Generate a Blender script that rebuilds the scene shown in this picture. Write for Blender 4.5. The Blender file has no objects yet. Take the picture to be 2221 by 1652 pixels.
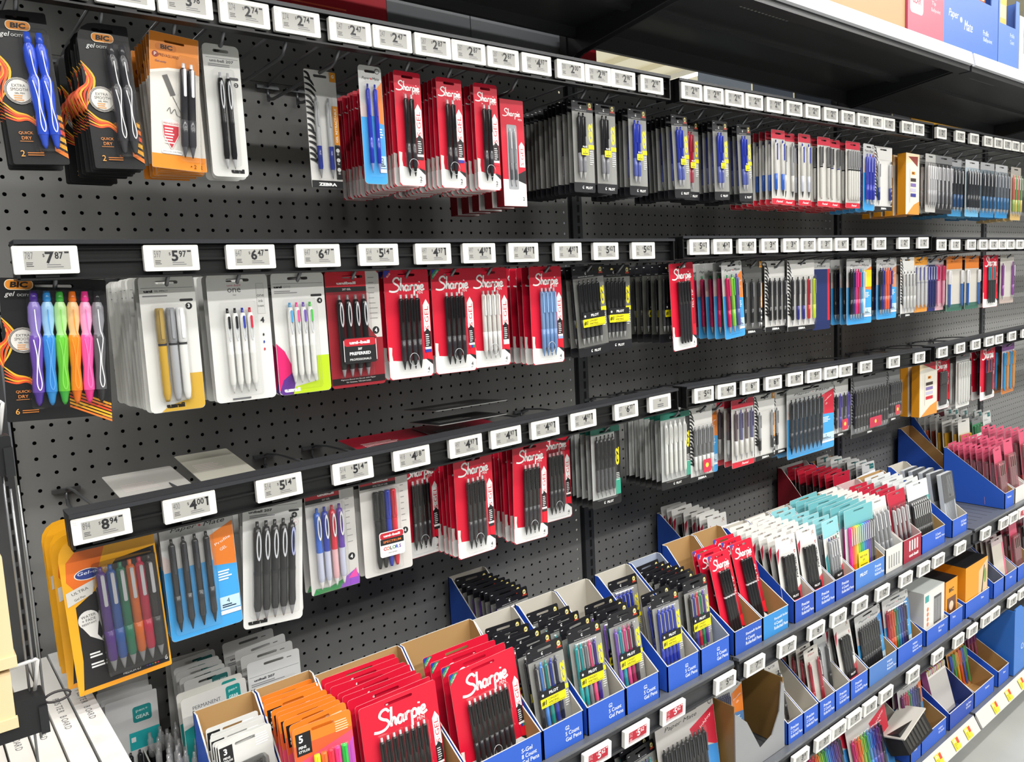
import bpy, math, random
from mathutils import Vector, Matrix
from mathutils.geometry import tessellate_polygon
random.seed(7)
U = 0.0254            # the shop fitting is laid out in inches
FZ = 65.5             # height of the peg-hole datum row above the floor
SC = bpy.context.scene
COL = SC.collection
def P(x, y, z): return Vector((x*U, y*U, (z+FZ)*U))

# ------------------------------------------------------------------ camera
cam = bpy.data.cameras.new('camera'); camo = bpy.data.objects.new('camera', cam); COL.objects.link(camo)
yaw, pitch, roll = 0.673026828, -0.114140340, -0.0492905139
fw = Vector((math.sin(yaw)*math.cos(pitch), math.cos(yaw)*math.cos(pitch), math.sin(pitch)))
rt = fw.cross(Vector((0, 0, 1))).normalized(); up = rt.cross(fw)
r2 = rt*math.cos(roll)+up*math.sin(roll); u2 = up*math.cos(roll)-rt*math.sin(roll)
mw = Matrix((r2, u2, -fw)).transposed().to_4x4(); mw.translation = Vector((-0.166422811, -1.40966416, -0.131244343+FZ*U))
camo.matrix_world = mw
cam.sensor_width = 36; cam.sensor_fit = 'HORIZONTAL'; cam.lens = 36*1697.78/2221; cam.clip_start = 0.02; cam.clip_end = 200
SC.camera = camo
# ------------------------------------------------------------------ world, light, exposure
wd = bpy.data.worlds.new('world'); SC.world = wd; wd.use_nodes = True
wd.node_tree.nodes['Background'].inputs[0].default_value = (0.93, 0.95, 1.0, 1); wd.node_tree.nodes['Background'].inputs[1].default_value = 0.2
SC.view_settings.view_transform = 'Standard'; SC.view_settings.look = 'None'; SC.view_settings.gamma = 1; SC.view_settings.exposure = -0.3
SC.view_settings.use_curve_mapping = False
cy = SC.cycles
cy.max_bounces = 6; cy.diffuse_bounces = 3; cy.glossy_bounces = 3; cy.transmission_bounces = 3; cy.transparent_max_bounces = 20; cy.caustics_reflective = False; cy.caustics_refractive = False
CEIL = 4.6
def lamp(x, y, z, sx, sy, watt, rx=0.0, col=(1, 0.985, 0.96)):
    l = bpy.data.lights.new('tube_or_fill_light', 'AREA'); l.shape = 'RECTANGLE'; l.size = sx; l.size_y = sy; l.energy = watt; l.color = col
    o = bpy.data.objects.new('tube_or_fill_light', l); o.location = (x, y, z); o.rotation_euler = (rx, 0, 0); COL.objects.link(o); return o
for lx in (-2.2, 0.4, 3.0, 5.6, 8.2):
    for ly, w in ((-1.75, 72), (-3.4, 84), (-5.4, 140)):
        lamp(lx, ly, CEIL-0.12, 2.3, 0.22, w)
ceiling_fill = lamp(7.5, 7.0, 3.3, 11.0, 7.0, 200, math.pi, (1, .97, .86)); lamp(2.0, 2.6, CEIL-0.12, 6.0, 0.22, 120); lamp(8.6, 3.1, CEIL-0.12, 4.0, 0.22, 60)  # large upward fill, added unseen to brighten the ceiling; other two are tubes

# ------------------------------------------------------------------ materials
def lin(h):
    h = h.lstrip('#'); h = h if len(h) == 6 else ''.join(q*2 for q in h); o = []
    for i in (0, 2, 4):
        c = int(h[i:i+2], 16)/255; o.append(c/12.92 if c <= .04045 else ((c+.055)/1.055)**2.4)
    return (*o, 1)
MC = {}
def M(h, rough=.42, metal=0.0):
    k = (h, rough, metal)
    if k in MC: return MC[k]
    m = bpy.data.materials.new('surface_'+h.lstrip('#')); m.use_nodes = True; b = m.node_tree.nodes['Principled BSDF']
    b.inputs['Base Color'].default_value = lin(h); b.inputs['Roughness'].default_value = rough; b.inputs['Metallic'].default_value = metal
    MC[k] = m; return m
def clear_mat(name, tint='#ffffff', haze=.035):
    m = bpy.data.materials.new(name); m.use_nodes = True; t = m.node_tree; t.nodes.clear()
    out = t.nodes.new('ShaderNodeOutputMaterial'); tr = t.nodes.new('ShaderNodeBsdfTransparent'); gl = t.nodes.new('ShaderNodeBsdfGlossy')
    df = t.nodes.new('ShaderNodeBsdfDiffuse'); fr = t.nodes.new('ShaderNodeMath'); lw = t.nodes.new('ShaderNodeLayerWeight'); pw = t.nodes.new('ShaderNodeMath'); m1 = t.nodes.new('ShaderNodeMixShader'); m2 = t.nodes.new('ShaderNodeMixShader')
    tr.inputs[0].default_value = lin(tint); gl.inputs['Roughness'].default_value = .1; lw.inputs[0].default_value = .5; pw.operation = 'POWER'; pw.inputs[1].default_value = 4; t.links.new(lw.outputs['Facing'], pw.inputs[0]); fr.operation = 'MULTIPLY_ADD'; t.links.new(pw.outputs[0], fr.inputs[0]); fr.inputs[1].default_value = .55; fr.inputs[2].default_value = .045; m1.inputs[0].default_value = haze
    t.links.new(tr.outputs[0], m1.inputs[1]); t.links.new(df.outputs[0], m1.inputs[2]); t.links.new(fr.outputs[0], m2.inputs[0])
    t.links.new(m1.outputs[0], m2.inputs[1]); t.links.new(gl.outputs[0], m2.inputs[2]); t.links.new(m2.outputs[0], out.inputs[0]); return m
CLEAR = clear_mat('clear_plastic', '#ffffff', .004); SMOKE = clear_mat('smoky_plastic', '#d8d8d8', .015); PINKC = clear_mat('pink_plastic', '#f0a0b4', .1)
def emit(h, s):
    m = bpy.data.materials.new('lamp_glow'); m.use_nodes = True; b = m.node_tree.nodes['Principled BSDF']
    b.inputs['Base Color'].default_value = lin(h); b.inputs['Emission Color'].default_value = lin(h); b.inputs['Emission Strength'].default_value = s; return m
def noise_mat(name, h1, h2, scale, rough, bump=0.0, stretch=(1, 1, 1), metal=0.0):
    m = bpy.data.materials.new(name); m.use_nodes = True; t = m.node_tree; b = t.nodes['Principled BSDF']
    tc = t.nodes.new('ShaderNodeTexCoord'); mp = t.nodes.new('ShaderNodeMapping'); n = t.nodes.new('ShaderNodeTexNoise'); r = t.nodes.new('ShaderNodeValToRGB')
    mp.inputs['Scale'].default_value = stretch; n.inputs['Scale'].default_value = scale; n.inputs['Detail'].default_value = 4
    r.color_ramp.elements[0].color = lin(h1); r.color_ramp.elements[1].color = lin(h2); r.color_ramp.elements[0].position = .3; r.color_ramp.elements[1].position = .7
    t.links.new(tc.outputs['Object'], mp.inputs[0]); t.links.new(mp.outputs[0], n.inputs['Vector']); t.links.new(n.outputs[0], r.inputs[0]); t.links.new(r.outputs[0], b.inputs['Base Color'])
    b.inputs['Roughness'].default_value = rough; b.inputs['Metallic'].default_value = metal
    if bump:
        bp = t.nodes.new('ShaderNodeBump'); bp.inputs['Strength'].default_value = bump; t.links.new(n.outputs[0], bp.inputs['Height']); t.links.new(bp.outputs[0], b.inputs['Normal'])
    return m
def peg_mat():
    m = bpy.data.materials.new('pegboard_steel'); m.use_nodes = True; t = m.node_tree; b = t.nodes['Principled BSDF']; out = t.nodes['Material Output']
    b.inputs['Base Color'].default_value = lin('#7c7c7a'); b.inputs['Roughness'].default_value = .6; b.inputs['Metallic'].default_value = .0
    tc = t.nodes.new('ShaderNodeTexCoord'); sx = t.nodes.new('ShaderNodeSeparateXYZ'); t.links.new(tc.outputs['Object'], sx.inputs[0])
    def mth(op, a, v=None, c=None):
        n = t.nodes.new('ShaderNodeMath'); n.operation = op
        for i, q in enumerate((a, v, c)):
            if q is None: continue
            if isinstance(q, (int, float)): n.inputs[i].default_value = q
            else: t.links.new(q, n.inputs[i])
        return n.outputs[0]
    def cell(o, off): return mth('SUBTRACT', mth('FRACT', mth('ADD', mth('DIVIDE', o, U), off+.5)), .5)
    ax = cell(sx.outputs['X'], 100.0); az = cell(sx.outputs['Z'], -FZ+100)
    d = mth('ADD', mth('MULTIPLY', ax, ax), mth('MULTIPLY', az, az)); h = mth('LESS_THAN', d, .118**2)
    tr = t.nodes.new('ShaderNodeBsdfTransparent'); mx = t.nodes.new('ShaderNodeMixShader')
    t.links.new(h, mx.inputs[0]); t.links.new(b.outputs[0], mx.inputs[1]); t.links.new(tr.outputs[0], mx.inputs[2]); t.links.new(mx.outputs[0], out.inputs[0]); return m
PEG = peg_mat()
BLK = M('#0c0c0d', .4); BLKG = M('#141416', .22); WHITE = M('#f2f1ee', .4); WIRE = M('#6c6e71', .3, .6); STEEL = M('#b9babd', .25, .8); DARK = M('#1b1c1e', .5)
SHELF = M('#6b6e73', .35, .3); SHELFD = M('#2c2d30', .42); BLUE = M('#2a5ec8', .45); KRAFT = M('#b08a58', .7); GREYB = M('#bfb8aa', .7); RED = M('#d5102b', .3); CARDW = M('#dededb', .35)

# ------------------------------------------------------------------ geometry builder (inches: x right, y into the wall, z up)
TXT = {}
def text_mesh(s, bold, shear):
    k = (s, bold, shear)
    if k not in TXT:
        c = bpy.data.curves.new('t', 'FONT'); c.body = s; c.resolution_u = 2; c.offset = bold; c.shear = shear; c.fill_mode = 'FRONT' if hasattr(c, 'fill_mode') else c.fill_mode
        o = bpy.data.objects.new('t', c); me = o.to_mesh()
        vs = [(v.co.x, v.co.y) for v in me.vertices]; fs = [tuple(p.vertices) for p in me.polygons]
        o.to_mesh_clear(); bpy.data.objects.remove(o); bpy.data.curves.remove(c)
        if not vs: vs = [(0, 0), (1, 0), (0, 1)]; fs = []
        xs = [v[0] for v in vs]; ys = [v[1] for v in vs]
        TXT[k] = (vs, fs, min(xs), max(xs), min(ys), max(ys))
    return TXT[k]
def smooth(pts, n=5):
    o = []
    for i in range(len(pts)-1):
        a = pts[max(i-1, 0)]; b = pts[i]; c = pts[i+1]; d = pts[min(i+2, len(pts)-1)]
        for k in range(n):
            t = k/n; t2 = t*t; t3 = t2*t
            o.append(tuple(.5*(2*b[j]+(c[j]-a[j])*t+(2*a[j]-5*b[j]+4*c[j]-d[j])*t2+(3*b[j]-a[j]-3*c[j]+d[j])*t3) for j in range(len(b))))
    o.append(tuple(pts[-1])); return o
def rr(x0, z0, x1, z1, r, n=4, rs=None):
    rs = rs or (r, r, r, r); o = []      # bottom-left, bottom-right, top-right, top-left
    for (cx, cz, a0, q) in ((x0, z0, 180, rs[0]), (x1, z0, 270, rs[1]), (x1, z1, 0, rs[2]), (x0, z1, 90, rs[3])):
        if q <= 0: o.append((cx, cz)); continue
        ccx = cx+(q if cx == x0 else -q); ccz = cz+(q if cz == z0 else -q)
        for k in range(n+1):
            a = math.radians(a0+90*k/n); o.append((ccx+q*math.cos(a), ccz+q*math.sin(a)))
    return o
SHARP = [[(1.1, 1.2), (.85, 1.48), (.45, 1.4), (.25, 1.08), (.5, .8), (.85, .6), (.98, .28), (.62, -.02), (.1, -.08), (-.35, .02)],
         [(1.32, 1.5), (1.24, .75), (1.16, 0)], [(1.17, .25), (1.4, .6), (1.56, .48), (1.54, .15), (1.66, 0)],
         [(2.2, .5), (1.95, .62), (1.76, .35), (1.84, .04), (2.05, .06), (2.2, .4)], [(2.24, .6), (2.2, .15), (2.34, 0)],
         [(2.52, .62), (2.48, 0)], [(2.5, .3), (2.66, .6), (2.88, .56)],
         [(3.06, .62), (2.98, -.62)], [(3.04, .35), (3.22, .62), (3.46, .5), (3.46, .15), (3.24, 0), (3.02, .12)],
         [(3.7, .62), (3.66, .1), (3.76, 0)], [(3.74, .9), (3.77, 1.02)],
         [(3.9, .28), (4.22, .36), (4.2, .6), (3.98, .56), (3.87, .25), (4.02, 0), (4.42, .14)]]
class G:
    def __init__(s): s.v = []; s.f = []; s.fm = []; s.mats = []; s.sm = []
    def mi(s, m):
        if isinstance(m, str): m = M(m)
        if m not in s.mats: s.mats.append(m)
        return s.mats.index(m)
    def add(s, vs, fs, m, smooth=False):
        b = len(s.v); s.v += [tuple(q) for q in vs]; k = s.mi(m)
        for f in fs: s.f.append(tuple(b+i for i in f)); s.fm.append(k); s.sm.append(smooth)
    def box(s, x0, y0, z0, x1, y1, z1, m):
        vs = [(x0, y0, z0), (x1, y0, z0), (x1, y1, z0), (x0, y1, z0), (x0, y0, z1), (x1, y0, z1), (x1, y1, z1), (x0, y1, z1)]
        s.add(vs, [(0, 1, 5, 4), (1, 2, 6, 5), (2, 3, 7, 6), (3, 0, 4, 7), (4, 5, 6, 7), (3, 2, 1, 0)], m)
    def plate(s, pts, y, m, hole=None, flip=False):
        if hole:
            loops = [[Vector((p[0], p[1], 0)) for p in pts], [Vector((p[0], p[1], 0)) for p in hole]]
            allp = list(pts)+list(hole); tr = tessellate_polygon(loops)
        else:
            allp = list(pts); tr = tessellate_polygon([[Vector((p[0], p[1], 0)) for p in pts]])
        fs = []
        for t in tr:
            a, b, c = (allp[i] for i in t); ar = (b[0]-a[0])*(c[1]-a[1])-(c[0]-a[0])*(b[1]-a[1])
            t = tuple(t) if ar > 0 else tuple(reversed(t)); fs.append(tuple(reversed(t)) if flip else t)
        s.add([(p[0], y, p[1]) for p in allp], fs, m)
    def slab(s, pts, y0, y1, m, hole=None, edge=None, back=None):
        s.plate(pts, y0, m, hole); s.plate(pts, y1, back or m, hole, True); n = len(pts)
        s.add([(p[0], y0, p[1]) for p in pts]+[(p[0], y1, p[1]) for p in pts], [((i+1) % n, i, n+i, n+(i+1) % n) for i in range(n)], edge or m)
    def rect(s, x0, z0, x1, z1, y, m): s.add([(x0, y, z0), (x1, y, z0), (x1, y, z1), (x0, y, z1)], [(0, 1, 2, 3)], m)
    def disc(s, x, z, r, y, m, n=20, rz=None): s.add([(x+r*math.cos(6.2832*k/n), y, z+(rz or r)*math.sin(6.2832*k/n)) for k in range(n)], [tuple(range(n))], m)
    def text(s, t, x, z, h, y, m, w=None, rot=0, bold=0.0, shear=0.0, al='c'):
        vs, fs, a, b, c, d = text_mesh(t, bold, shear); k = h/max(d-c, .001); kx = w/max(b-a, .001) if w else k
        ca, sa = math.cos(math.radians(rot)), math.sin(math.radians(rot)); ox = {'c': (a+b)/2, 'l': a, 'r': b}[al]; o = []
        for q in vs:
            X = (q[0]-ox)*kx; Z = (q[1]-(c+d)/2)*k; o.append((x+X*ca-Z*sa, y, z+X*sa+Z*ca))
        s.add(o, fs, m)
    def stroke(s, pts, w, y, m, sub=5, taper=False):
        p = smooth(pts, sub) if sub > 1 else pts; n = len(p); vs = []
        for i in range(n):
            a = p[max(i-1, 0)]; b = p[min(i+1, n-1)]; dx, dz = b[0]-a[0], b[1]-a[1]; L = math.hypot(dx, dz) or 1
            ww = w/2*(math.sin(math.pi*(.06+.94*i/(n-1)))**.6 if taper else 1); vs += [(p[i][0]-dz/L*ww, y, p[i][1]+dx/L*ww), (p[i][0]+dz/L*ww, y, p[i][1]-dx/L*ww)]
        s.add(vs, [(2*i+1, 2*i+3, 2*i+2, 2*i) for i in range(n-1)], m)
    def script(s, x, z, w, y, m, rot=0, wt=.15):
        k = w/4.8; ca, sa = math.cos(math.radians(rot)), math.sin(math.radians(rot))
        for st in SHARP:
            q = [((a-2.05)*k, (b-.4)*k) for a, b in st]; s.stroke([(x+a*ca-b*sa, z+a*sa+b*ca) for a, b in q], wt*k*1.25, y, m, 4)
    def lines(s, x, z, w, n, dz, h, y, m, seed=1):
        r = random.Random(seed)
        for i in range(n): s.rect(x, z-i*dz-h, x+w*r.uniform(.6, 1), z-i*dz, y, m)
    def tube(s, pts, r, m, n=7):
        pts = [Vector(q) for q in pts]; vs = []; L = len(pts)
        for i, q in enumerate(pts):
            t = (pts[min(i+1, L-1)]-pts[max(i-1, 0)]).normalized(); a = t.cross(Vector((0, 0, 1)) if abs(t.z) < .95 else Vector((1, 0, 0))).normalized(); b = t.cross(a)
            vs += [q+a*r*math.cos(6.2832*k/n)+b*r*math.sin(6.2832*k/n) for k in range(n)]
        fs = [(i*n+k, i*n+(k+1) % n, (i+1)*n+(k+1) % n, (i+1)*n+k) for i in range(L-1) for k in range(n)]
        s.add(vs, fs+[tuple(reversed(range(n))), tuple((L-1)*n+k for k in range(n))], m, True)
    def lathe(s, prof, m, n=10, x=0, y=0):
        L = len(prof); vs = [(x+r*math.cos(6.2832*k/n), y+r*math.sin(6.2832*k/n), z) for z, r in prof for k in range(n)]
        s.add(vs, [(i*n+(k+1) % n, i*n+k, (i+1)*n+k, (i+1)*n+(k+1) % n) for i in range(L-1) for k in range(n)], m, True)
    def mesh(s, name):
        me = bpy.data.meshes.new(name); me.from_pydata([(a*U, b*U, c*U) for a, b, c in s.v], [], s.f)
        for m in s.mats: me.materials.append(m)
        me.polygons.foreach_set('material_index', s.fm); me.polygons.foreach_set('use_smooth', s.sm); me.update(); return me
    def obj(s, name, parent=None): return link(name, s.mesh(name), parent)
def link(name, me, parent=None):
    o = bpy.data.objects.new(name, me); COL.objects.link(o)
    if parent: o.parent = parent
    return o
USED = set()
def tag(o, label, cat, group=None, kind=None):
    if kind: o['kind'] = kind
    if label:
        n = len(label.split())
        if n > 16 or n < 4: print('LABEL LENGTH', n, label)
        if label in USED: print('LABEL TWICE', label)
        USED.add(label); o['label'] = label
    if cat: o['category'] = cat
    if group: o['group'] = group
    return o
def empty(name, loc=(0, 0, 0), rot=(0, 0, 0)):
    o = bpy.data.objects.new(name, None); o.empty_display_size = .02; COL.objects.link(o); o.location = loc; o.rotation_euler = rot; return o
def dup(o, parent=None):
    c = o.copy(); COL.objects.link(c)
    if parent: c.parent = parent
    for ch in KIDS.get(o.name, ()): dup2(ch, c)
    return c
def dup2(o, parent):
    c = o.copy(); COL.objects.link(c); c.parent = parent
    for ch in KIDS.get(o.name, ()): dup2(ch, c)
KIDS = {}
def note(o):
    KIDS[o.name] = list(o.children)
    for c in o.children: note(c)
ORD = 'front second third fourth fifth sixth seventh eighth ninth tenth eleventh twelfth thirteenth fourteenth fifteenth sixteenth seventeenth eighteenth nineteenth twentieth'.split()
NTH = ['first']+ORD[1:]+['twenty-first', 'twenty-second', 'twenty-third', 'twenty-fourth']
# ------------------------------------------------------------------ pens
PENM = {}
def pen_meshes(kind, L, r, c, fine):
    k = (kind, L, r, c, fine)
    if k in PENM: return PENM[k]
    bar, grip, clip, but, tip = (M(q, .2) for q in c); n = 12 if fine else 8
    body, gg, cc, bb = G(), G(), G(), G()
    if kind == 'gel':
        bb.lathe([(0, .01), (0, r*.42), (-.055*L, r*.46)], but, n)
        body.lathe([(-.05*L, r*.3), (-.052*L, r*.7), (-.075*L, r*.95), (-.6*L, r), (-.605*L, r*.9)], bar, n)
        gg.lathe([(-.6*L, r*.9), (-.602*L, r*1.04), (-.74*L, r*.98), (-.86*L, r*1.0), (-.89*L, r*.8)], grip, n)
        body.lathe([(-.885*L, r*.78), (-.96*L, r*.38), (-L, r*.14), (-L, .001)], tip, n)
        cc.slab(rr(-r*.36, -.36*L, r*.36, -.065*L, r*.3), -r*1.4, -r*1.2, clip); cc.box(-r*.3, -r*1.3, -.1*L, r*.3, -r*.6, -.07*L, clip)
    elif kind == 'loop':      # open oval clip
        bb.lathe([(0, .01), (0, r*.4), (-.06*L, r*.44)], but, n)
        body.lathe([(-.055*L, r*.3), (-.06*L, r*.8), (-.12*L, r), (-.5*L, r*.92), (-.52*L, r*1.0), (-.54*L, r*.95)], bar, n)
        gg.lathe([(-.54*L, r*.95), (-.7*L, r*.9), (-.85*L, r*.98), (-.9*L, r*.75)], grip, n)
        body.lathe([(-.895*L, r*.74), (-.97*L, r*.35), (-L, r*.12), (-L, .001)], tip, n)
        cc.slab([(r*.6*math.cos(a*.3927), -.235*L+.15*L*math.sin(a*.3927)) for a in range(16)], -r*1.35, -r*1.12, clip, [(r*.33*math.cos(-a*.3927), -.24*L+.115*L*math.sin(-a*.3927)) for a in range(16)])
    elif kind == 'cap':
        bb.lathe([(0, .01), (0, r*.9), (-.02*L, r*1.06), (-.36*L, r*1.08), (-.37*L, r*.9)], but, n)
        body.lathe([(-.36*L, r*.88), (-.39*L, r*.98), (-.9*L, r*.96), (-.97*L, r*.7), (-L, r*.5), (-L, .001)], bar, n)
        gg.lathe([(-.375*L, r*1.02), (-.4*L, r*1.02)], grip, n)
        cc.slab(rr(-r*.32, -.33*L, r*.32, -.01*L, r*.28), -r*1.42, -r*1.15, clip)
    elif kind == 'wave':      # fat contoured barrel with a see-through shoulder
        bb.lathe([(0, .01), (0, r*.55), (-.08*L, r*.7), (-.1*L, r*.5)], but, n)
        body.lathe([(-.095*L, r*.7), (-.14*L, r*1.05), (-.26*L, r*1.1), (-.36*L, r*.75), (-.39*L, r*.9)], bar, n)
        gg.lathe([(-.385*L, r*.9), (-.42*L, r*1.12), (-.56*L, r*1.05), (-.68*L, r*.82), (-.82*L, r*1.0), (-.88*L, r*.98)], grip, n)
        body.lathe([(-.875*L, r*.95), (-.91*L, r*.72), (-.97*L, r*.5), (-L, r*.2), (-L, .001)], tip, n)
        cc.stroke([(-r*.1, -.16*L), (r*.1, -.34*L), (r*.5, -.42*L), (r*.15, -.56*L), (r*.1, -.66*L), (r*.45, -.8*L), (r*.1, -.86*L), (-r*.3, -.8*L), (-r*.15, -.66*L), (-r*.1, -.55*L), (-r*.5, -.42*L)], r*.17, -r*1.22, clip, 4)
    out = []
    if fine: out = [('pen', body.mesh('pen')), ('grip', gg.mesh('grip')), ('clip', cc.mesh('clip')), ('cap' if kind == 'cap' else 'button', bb.mesh('button'))]
    else:
        a = G()
        for q in (body, gg, cc, bb):
            o = len(a.v); a.v += q.v
            for f, fm, sm in zip(q.f, q.fm, q.sm): a.f.append(tuple(i+o for i in f)); a.fm.append(a.mi(q.mats[fm])); a.sm.append(sm)
        out = [('pen', a.mesh('pen'))]
    PENM[k] = out; return out
K = '#121214'
def pc(bar, grip=None, clip=None, but=None, tip=None): return (bar, grip or bar, clip or bar, but or bar, tip or '#b0b0b2')
# ------------------------------------------------------------------ packs: card with printed art, clear blister, pens
class Pack:
    def __init__(s, name, cat, w, h, col, r=.18, rs=None, slot=(.34, .5, .085), back='#8f8f8e', edge=None, thick=.03):
        s.name, s.cat, s.w, s.h = name, cat, w, h; s.c = G(); s.y = -thick/2; s.pens = []; s.bl = []; s.extra = []; s.hole = None
        if slot:
            d, hw, hz = slot; s.hole = [(q[0], q[1]) for q in reversed(rr(-hw*w/3.2-.12, -d-hz, hw*w/3.2+.12, -d+hz, hz*.95, 3))]; s.hd = d
        s.out = [(a, b) for a, b in rr(-w/2, -h, w/2, 0, r, 4, rs)]
        s.c.slab(s.out, -thick/2, thick/2, col, s.hole, edge or '#d8d6d0', back)
    def ny(s): s.y -= .0025; return s.y
    def X(s, x): return x-s.w/2
    def poly(s, pts, m, rel=True):
        p = [(s.X(a), -b) for a, b in pts] if rel else pts
        ar = sum(p[i][0]*p[(i+1) % len(p)][1]-p[(i+1) % len(p)][0]*p[i][1] for i in range(len(p)))
        if ar < 0: p = p[::-1]
        h = None
        if s.hole:
            zs = [q[1] for q in p]; xs = [q[0] for q in p]
            if min(zs) < -s.hd-.1 and max(zs) > -s.hd+.1 and min(xs) < -.05 and max(xs) > .05 and min(xs) < s.hole[0][0]+.0 and max(xs) > max(q[0] for q in s.hole): h = s.hole
        s.c.plate(p, s.ny(), m, h)
    def rect(s, x0, d0, x1, d1, m): s.poly([(x0, d0), (x1, d0), (x1, d1), (x0, d1)], m)
    def rrect(s, x0, d0, x1, d1, r, m): s.poly(rr(s.X(x0), -d1, s.X(x1), -d0, r), m, False)
    def top(s, d, m, r=.18): s.poly(rr(-s.w/2+.01, -d, s.w/2-.01, -.01, 0, 4, (0, 0, r, r)), m, False)
    def foot(s, d, m, r=.18): s.poly(rr(-s.w/2+.01, -s.h+.01, s.w/2-.01, -d, 0, 4, (r, r, 0, 0)), m, False)
    def disc(s, x, d, r, m, rz=None): s.c.disc(s.X(x), -d, r, s.ny(), m, 20, rz)
    def text(s, t, x, d, h, m, **k): s.c.text(t, s.X(x), -d, h, s.ny(), m, **k)
    def stroke(s, pts, w, m, **k): s.c.stroke([(s.X(a), -b) for a, b in pts], w, s.ny(), m, **k)
    def lines(s, x, d, w, n, dz, h, m, seed=1): s.c.lines(s.X(x), -d, w, n, dz, h, s.ny(), m, seed)
    def pen(s, kind, x, d, L, r, c, y=None): s.pens.append((kind, s.X(x), -d, L, r, c, y))
    def row(s, kind, x0, x1, n, d, L, r, cs):
        for i in range(n): s.pen(kind, x0+(x1-x0)*(i/(n-1) if n > 1 else .5), d, L, r, cs[i % len(cs)])
    def blister(s, x0, d0, x1, d1, dep=.46, m=None):
        a = rr(s.X(x0), -d1, s.X(x1), -d0, .16, 3); b = rr(s.X(x0)+.09, -d1+.09, s.X(x1)-.09, -d0-.09, .1, 3); n = len(a); g = G()
        g.add([(q[0], -.02, q[1]) for q in a]+[(q[0], -dep+.08, q[1]) for q in a]+[(q[0], -dep, q[1]) for q in b],
              [(i, (i+1) % n, n+(i+1) % n, n+i) for i in range(n)]+[(n+i, n+(i+1) % n, 2*n+(i+1) % n, 2*n+i) for i in range(n)]+[tuple(range(2*n, 3*n))], m or CLEAR)
        s.bl.append(g)
    def build(s, fine):
        e = empty(s.name); link('card', s.c.mesh('card'), e)
        for g in s.bl: link('blister', g.mesh('blister'), e)
        for nm, g in s.extra: link(nm, g.mesh(nm), e)
        for kind, x, z, L, r, c, y in s.pens:
            ms = pen_meshes(kind, L, r, c, fine); p = link('pen', ms[0][1], e); p.location = (x*U, (y if y is not None else -(r*1.1+.03))*U, z*U)
            for nm, me in ms[1:]: link(nm, me, p)
        note(e); return e

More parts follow.
